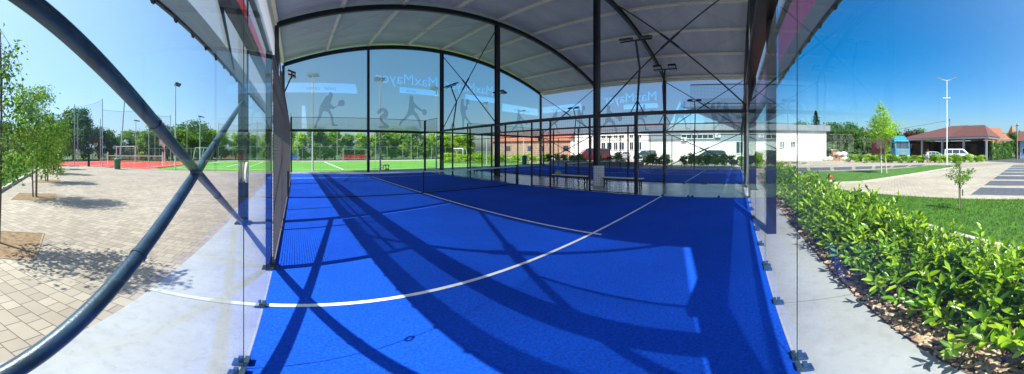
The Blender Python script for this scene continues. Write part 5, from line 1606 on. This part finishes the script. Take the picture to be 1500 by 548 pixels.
# rubbish heap beside the white building: sacks and boxes
grp7 = 'sacks and boxes heaped beside the white building'
rb = random.Random(2)
heap = [(1209, 'white', 0, 'sack'), (1216, 'white', 0, 'sack'), (1221, 'box', 0, 'box'), (1226, 'box', 0, 'box'), (1232, 'box', 0, 'box'), (1229, 'white', .75, 'sack'), (1238, 'white', 0, 'sack'), (1242, 'white', 0, 'sack'), (1236, 'white', .8, 'sack'), (1223, 'box', .85, 'box')]
hl = ['white sack lying against the corner of the white building', 'white sack second from the white building', 'brown carton beside the white sacks', 'brown carton in the middle of the rubbish heap', 'brown carton right of the middle of the heap', 'white sack on top of the cartons in the middle', 'white sack near the right end of the heap', 'white sack at the right end of the heap by the bushes', 'white sack lying on top at the right of the heap', 'brown carton on top of the left of the heap']
cardm = mat('cardboard', (.38, .24, .15), .85)
for (px, kd, z, cat), lb_ in zip(heap, hl):
    c = P(px, 46)
    if kd == 'white':
        me = bpy.data.meshes.new('sack'); bm = bmesh.new(); bmesh.ops.create_icosphere(bm, subdivisions=3, radius=.55)
        for v_ in bm.verts:
            nn_ = math.sin(v_.co.x * 7 + px) * .04 + math.sin(v_.co.y * 9 + z) * .04 + math.sin(v_.co.z * 11) * .03
            v_.co = v_.co * (1 + nn_); v_.co.z *= .72; v_.co.z = max(v_.co.z, -.3)
            if v_.co.z > .3: v_.co.x *= .7; v_.co.y *= .7
        bm.to_mesh(me); bm.free(); me.shade_smooth()
        o = link_mesh('rubbish_sack', me, M['white']); o.location = (*c, .31 + z); o.rotation_euler = (0, 0, rb.uniform(0, 6))
        tag(o, lb_, 'sack', grp7)
    else:
        b = MB(); w_ = rb.uniform(.35, .5); hh_ = rb.uniform(.7, .85)
        b.box(-w_, w_, -.35, .35, 0, hh_)
        b.add([(-w_, -.35, hh_ + .002), (w_, -.35, hh_ + .002), (w_ * .9, -.62, hh_ + .18), (-w_ * .9, -.62, hh_ + .18)], [(0, 1, 2, 3)])
        b.add([(-w_, .35, hh_ + .002), (w_, .35, hh_ + .002), (w_ * .9, .6, hh_ + .12), (-w_ * .9, .6, hh_ + .12)], [(3, 2, 1, 0)])
        o = b.build('carton', cardm); o.location = (*c, z); o.rotation_euler = (0, 0, rb.uniform(0, 3))
        tag(o, lb_, 'box', grp7)

# ------------------------------------------------------------------ vehicles
def car(label, cat, loc, rz, paint, kind='hatch', name='parked_car'):
    """local +x is the front. body lofted over its width so the sides lean in above the waist"""
    root = thing(name, label, cat, (*loc, 0), rz, 'parked cars and vans')
    if kind == 'hatch':
        L, W, H = 4.1, 1.74, 1.48
        lower = [(-2.05, .35), (-2.05, .75), (-1.98, .98), (.95, .98), (1.85, .82), (2.05, .62), (2.05, .33)]
        cabin = [(-1.95, .98), (-1.72, 1.36), (-1.35, 1.48), (-.2, 1.48), (.2, 1.40), (1.05, .98)]
        wh, wr = (-1.28, 1.27), .31
        sidewin = [[(-1.62, 1.04), (-1.45, 1.33), (-.95, 1.40), (-.95, 1.04)], [(-.88, 1.04), (-.88, 1.40), (-.22, 1.40), (-.22, 1.04)], [(-.15, 1.04), (-.15, 1.39), (.15, 1.34), (.75, 1.04)]]
    elif kind == 'suv':
        L, W, H = 4.5, 1.84, 1.72
        lower = [(-2.25, .42), (-2.25, .85), (-2.2, 1.10), (1.0, 1.10), (2.05, 1.0), (2.25, .75), (2.25, .40)]
        cabin = [(-2.2, 1.10), (-2.0, 1.58), (-1.65, 1.70), (-.1, 1.72), (.25, 1.63), (1.15, 1.10)]
        wh, wr = (-1.38, 1.38), .36
        sidewin = [[(-1.95, 1.16), (-1.8, 1.52), (-1.15, 1.61), (-1.15, 1.16)], [(-1.08, 1.16), (-1.08, 1.62), (-.3, 1.62), (-.3, 1.16)], [(-.22, 1.16), (-.22, 1.62), (.18, 1.55), (.85, 1.16)]]
    else:
        L, W, H = 4.9, 1.90, 1.95
        lower = [(-2.45, .38), (-2.45, .9), (-2.43, 1.12), (1.5, 1.12), (2.2, .98), (2.45, .70), (2.45, .36)]
        cabin = [(-2.43, 1.12), (-2.38, 1.80), (-2.2, 1.93), (.55, 1.95), (.85, 1.85), (1.6, 1.12)]
        wh, wr = (-1.5, 1.5), .34
        sidewin = [[(-2.25, 1.18), (-2.22, 1.76), (-1.15, 1.80), (-1.15, 1.18)], [(-1.05, 1.18), (-1.05, 1.80), (.0, 1.80), (.0, 1.18)], [(.1, 1.18), (.1, 1.79), (.62, 1.74), (1.25, 1.18)]]
    b = MB()
    def loft(prof, hw0, hw1, zlo, zhi):
        n_ = len(prof)
        vs = []
        for s in (-1, 1):
            for x, z in prof:
                t = (z - zlo) / (zhi - zlo + 1e-6)
                vs.append((x, s * (hw0 + (hw1 - hw0) * t), z))
        b.add(vs, [tuple(range(n_)), tuple(range(2 * n_ - 1, n_ - 1, -1))] + [(i, n_ + i, n_ + (i + 1) % n_, (i + 1) % n_) for i in range(n_)])
    hw = W / 2
    loft(lower, hw, hw, 0, 1)
    zc = cabin[0][1]; zt = max(z for x, z in cabin)
    cab2 = [(x, z + (.001 if i in (0, len(cabin) - 1) else 0)) for i, (x, z) in enumerate(cabin)]
    loft(cab2, hw - .02, hw - .17, zc, zt)
    body = b.build('body', paint, root, world=False, bevel=.035)
    def hwz(z): return hw - .02 - .15 * (z - zc) / (zt - zc)
    for s in (-1, 1):
        for wn in sidewin:
            vs = [(x, s * (hwz(z) + .006), z) for x, z in wn]
            if s > 0: vs = vs[::-1]
            MB().poly(vs).build('side_window', M['window'], root, world=False)
    def slab(pA, pB, name, mm, inset=.12, lift=.012):
        (xa, za), (xb, zb) = pA, pB
        d = Vector((xb - xa, 0, zb - za)).normalized(); nn = Vector((d.z, 0, -d.x))
        if (nn.x > 0) != (xa > 0): nn = -nn
        e = .07
        pa_ = Vector((xa, 0, za)) + d * e + nn * lift; pb_ = Vector((xb, 0, zb)) - d * e + nn * lift
        MB().add([(pa_.x, -hwz(pa_.z) + inset, pa_.z), (pa_.x, hwz(pa_.z) - inset, pa_.z), (pb_.x, hwz(pb_.z) - inset, pb_.z), (pb_.x, -hwz(pb_.z) + inset, pb_.z)], [(0, 1, 2, 3)]).build(name, mm, root, world=False)
    slab(cabin[-1], cabin[-2], 'windscreen', M['window'])
    slab(cabin[0], cabin[1], 'rear_window', M['window'])
    fx = lower[-2][0]; rx = lower[0][0]
    for s in (-1, 1):
        MB().cbox((fx - .10, s * (hw - .24), lower[-2][1] + .06), (.28, .36, .15)).build('headlight', M['lampglass'], root, world=False, bevel=.02)
        MB().cbox((rx + .04, s * (hw - .14), lower[2][1] - .12), (.14, .22, .26)).build('tail_light', M['redpaint'], root, world=False, bevel=.02)
        MB().cbox((cabin[-1][0] - .35, s * (hw + .09), zc + .08), (.12, .18, .13)).build('wing_mirror', paint, root, world=False, bevel=.02)
    MB().cbox((fx, 0, .46), (.12, W - .12, .24)).build('front_bumper', M['black'], root, world=False, bevel=.03)
    MB().cbox((rx, 0, .50), (.12, W - .12, .22)).build('rear_bumper', M['black'], root, world=False, bevel=.03)
    MB().cbox((fx + .012, 0, .70), (.04, .9, .12)).build('grille', M['black'], root, world=False)
    MB().cbox((fx + .066, 0, .48), (.01, .52, .11)).build('number_plate', M['white'], root, world=False)
    for x in wh:
        for s in (-1, 1):
            w_ = MB().disc((x, s * (hw - .09), wr), (0, 1, 0), wr, .21, 20).build('wheel', M['tyre'], root, world=False)
            MB().disc((x, s * (hw + .01), wr), (0, 1, 0), wr * .66, .03, 16).build('rim', M['rim'], w_, world=False)
            MB().disc((x, s * (hw - .006), wr + .03), (0, 1, 0), wr * 1.17, .02, 22).build('wheel_arch', M['black'], root, world=False)
    return root
def pa(name, c, r=.25): return mat(name, c, r, .2, var=.04, coat=.6)
def face(px): return -(px - PX0) / FP       # heading (about z) that turns local +y away from the camera
cr_ = car
car('dark red people carrier parked beyond the walkway column', 'van', P(866, 37), face(866) + PI + .15, pa('dark_red_paint', (.16, .02, .035)), 'van')
car('small white car parked in front of the cream building', 'car', P(909, 51), face(909) - PI * .72, pa('silver_white_paint', (.55, .56, .58)), 'hatch')
car('dark green off roader parked in front of the cream building', 'car', P(947, 46), face(947) - PI * .72, pa('dark_green_paint', (.02, .045, .04)), 'suv')
car('dark grey car parked behind the shrubs in front of the long white wall', 'car', P(1037, 33.5), face(1037) + PI, pa('dark_grey_paint', (.03, .04, .045)), 'suv')
car('white van parked under the brown roofed pavilion', 'van', P(1404, 47.5), face(1404) + .12, pa('white_car_paint', (.72, .72, .72)), 'van')
car('silver blue car parked left of the white van', 'car', P(1370, 50), face(1370) + .3, pa('silver_blue_paint', (.32, .42, .52)), 'hatch')

# truck
tk = thing('truck', 'blue truck cab with a dark red box trailer beside the tree', 'truck', (*P(1318, 44), 0), face(1318) - PI / 2 + R(24))
bl = pa('truck_blue', (.04, .26, .42), .3)
q = MB()   # cab: local +x is the front
prof = [(-1.15, .95), (-1.15, 3.35), (.55, 3.35), (.95, 2.95), (1.15, 1.9), (1.2, .95)]
vs = [(x, s * 1.23, z) for s in (-1, 1) for x, z in prof]; n_ = len(prof)
q.add(vs, [tuple(range(n_)), tuple(range(2 * n_ - 1, n_ - 1, -1))] + [(i, n_ + i, n_ + (i + 1) % n_, (i + 1) % n_) for i in range(n_)])
q.build('cab', bl, tk, world=False, bevel=.06)
q = MB(); prof2 = [(-1.1, 3.36), (-1.1, 4.0), (-.5, 3.98), (.5, 3.36)]; vs = [(x, s * 1.1, z) for s in (-1, 1) for x, z in prof2]; n_ = 4
q.add(vs, [tuple(range(n_)), tuple(range(2 * n_ - 1, n_ - 1, -1))] + [(i, n_ + i, n_ + (i + 1) % n_, (i + 1) % n_) for i in range(n_)])
q.build('roof_deflector', bl, tk, world=False, bevel=.05)
MB().add([(1.165, -1.08, 1.98), (1.165, 1.08, 1.98), (.985, 1.02, 2.88), (.985, -1.02, 2.88)], [(0, 1, 2, 3)]).build('windscreen', M['window'], tk, world=False)
MB().bar((1.05, -1.15, 3.02), (1.05, 1.15, 3.02), .3, .05).build('sun_visor', M['black'], tk, world=False)
for s in (-1, 1):
    MB().add([(-.35, s * 1.236, 2.0), (.85, s * 1.236, 2.0), (.72, s * 1.236, 2.8), (-.35, s * 1.236, 2.8)], [(0, 1, 2, 3)] if s < 0 else [(3, 2, 1, 0)]).build('side_window', M['window'], tk, world=False)
    MB().cbox((1.0, s * 1.45, 2.3), (.14, .2, .62)).build('mirror', M['black'], tk, world=False, bevel=.03)
    MB().cbox((1.2, s * .92, .85), (.1, .42, .2)).build('headlight', M['lampglass'], tk, world=False)
    for x in (.35, -3.0):
        w_ = MB().disc((x, s * 1.05, .5), (0, 1, 0), .5, .32, 20).build('wheel', M['tyre'], tk, world=False)
        MB().disc((x, s * 1.22, .5), (0, 1, 0), .28, .03, 14).build('rim', M['rim'], w_, world=False)
    for x in (-8.2, -9.4):
        w_ = MB().disc((x, s * 1.05, .5), (0, 1, 0), .5, .32, 20).build('wheel', M['tyre'], tk, world=False)
        MB().disc((x, s * 1.22, .5), (0, 1, 0), .28, .03, 14).build('rim', M['rim'], w_, world=False)
g = MB()
for i in range(5):
    g.box(1.185, 1.225, -.95, .95, 1.08 + i * .17, 1.16 + i * .17)
g.build('grille', M['galv'], tk, world=False)
MB().box(1.0, 1.28, -1.22, 1.22, .42, .74).build('bumper', bl, tk, world=False, bevel=.04)
MB().box(-10.2, 1.0, -.45, .45, .72, .92).build('chassis', M['black'], tk, world=False)
q = MB(); q.box(-10.4, -1.7, -1.24, 1.24, 1.1, 3.75)
for i in range(16):
    x = -10.2 + i * .55
    for s_ in (-1, 1): q.box(x, x + .08, s_ * 1.255 - .025, s_ * 1.255 + .025, 1.15, 3.7)
q.build('trailer_box', mat('trailer_red', (.22, .03, .035), .6, var=.15, scale=2), tk, world=False)

# ------------------------------------------------------------------ person walking
def person():
    p = P(1359, 31.7)
    root = thing('person', 'person in a pale top and blue shorts walking past the street lamp', 'person', (*p, 0), face(1359) + R(70))
    J = [((0, 0, .92), .125), ((0, 0, 1.08), .105), ((0, .01, 1.28), .125), ((0, .0, 1.40), .095), ((0, .01, 1.47), .05), ((0, .03, 1.56), .08), ((0, .03, 1.65), .082),
         ((-.09, .02, .86), .09), ((-.10, .14, .48), .058), ((-.10, .08, .10), .04), ((-.10, .22, .05), .035),
         ((.09, 0, .86), .09), ((.10, -.02, .47), .058), ((.10, -.22, .11), .04), ((.10, -.12, .04), .035),
         ((-.17, 0, 1.37), .055), ((-.22, -.08, 1.12), .042), ((-.22, .02, .90), .032), ((-.22, .08, .83), .03),
         ((.17, 0, 1.37), .055), ((.23, .06, 1.12), .042), ((.22, .20, .95), .032), ((.21, .27, .92), .03)]
    E_ = [(0, 1), (1, 2), (2, 3), (3, 4), (4, 5), (5, 6), (0, 7), (7, 8), (8, 9), (9, 10), (0, 11), (11, 12), (12, 13), (13, 14), (3, 15), (15, 16), (16, 17), (17, 18), (3, 19), (19, 20), (20, 21), (21, 22)]
    def skin(name, idx, grow, material, sub=2):
        mp = {j: k for k, j in enumerate(idx)}
        me = bpy.data.meshes.new(name)
        me.from_pydata([J[j][0] for j in idx], [(mp[a], mp[b_]) for a, b_ in E_ if a in mp and b_ in mp], [])
        o = link_mesh(name, me, material, root)
        me.skin_vertices.new() if hasattr(me.skin_vertices, 'new') and not me.skin_vertices else None
        md = o.modifiers.new('skin', 'SKIN')
        for k, j in enumerate(idx):
            r_ = J[j][1] + grow
            me.skin_vertices[0].data[k].radius = (r_, r_)
        me.skin_vertices[0].data[0].use_root = True
        sb = o.modifiers.new('sub', 'SUBSURF'); sb.levels = sub; sb.render_levels = sub
        return o
    body_i = list(range(len(J)))
    me = bpy.data.meshes.new('body')
    bodyo = None
    try:
        bodyo = skin('body', body_i, 0, M['skin'])
        skin('shirt', [1, 2, 3, 15, 16, 19, 20], .016, M['cream'])
        skin('shorts', [0, 7, 11], .022, mat('denim', (.10, .30, .45), .8))
    except Exception as ex:
        print('person skin failed', ex)
    b = MB(); b.lathe([(.02, -.13), (.07, -.12), (.10, -.02), (.105, .06), (.08, .11), (.02, .13)], 12, (0, .005, 1.655)); b.build('hair', mat('hair', (.07, .04, .025), .6), root, world=False)
    b = MB()
    for sx in (-1, 1):
        b.lathe([(.004, 0), (.011, .006), (.004, .012)], 6, (sx * .03, .108, 1.63))
    b.add([(-.012, .105, 1.59), (.012, .105, 1.59), (0, .13, 1.592), (0, .108, 1.635)], [(0, 1, 2), (0, 2, 3), (2, 1, 3)])
    b.build('face_features', M['skin'], root, world=False)
    for sx, yy, z in ((-.10, .17, 0), (.10, -.17, 0)):
        MB().cbox((sx, yy, .035 + z), (.09, .25, .06)).build('shoe', M['white'], root, world=False, bevel=.02)
person()
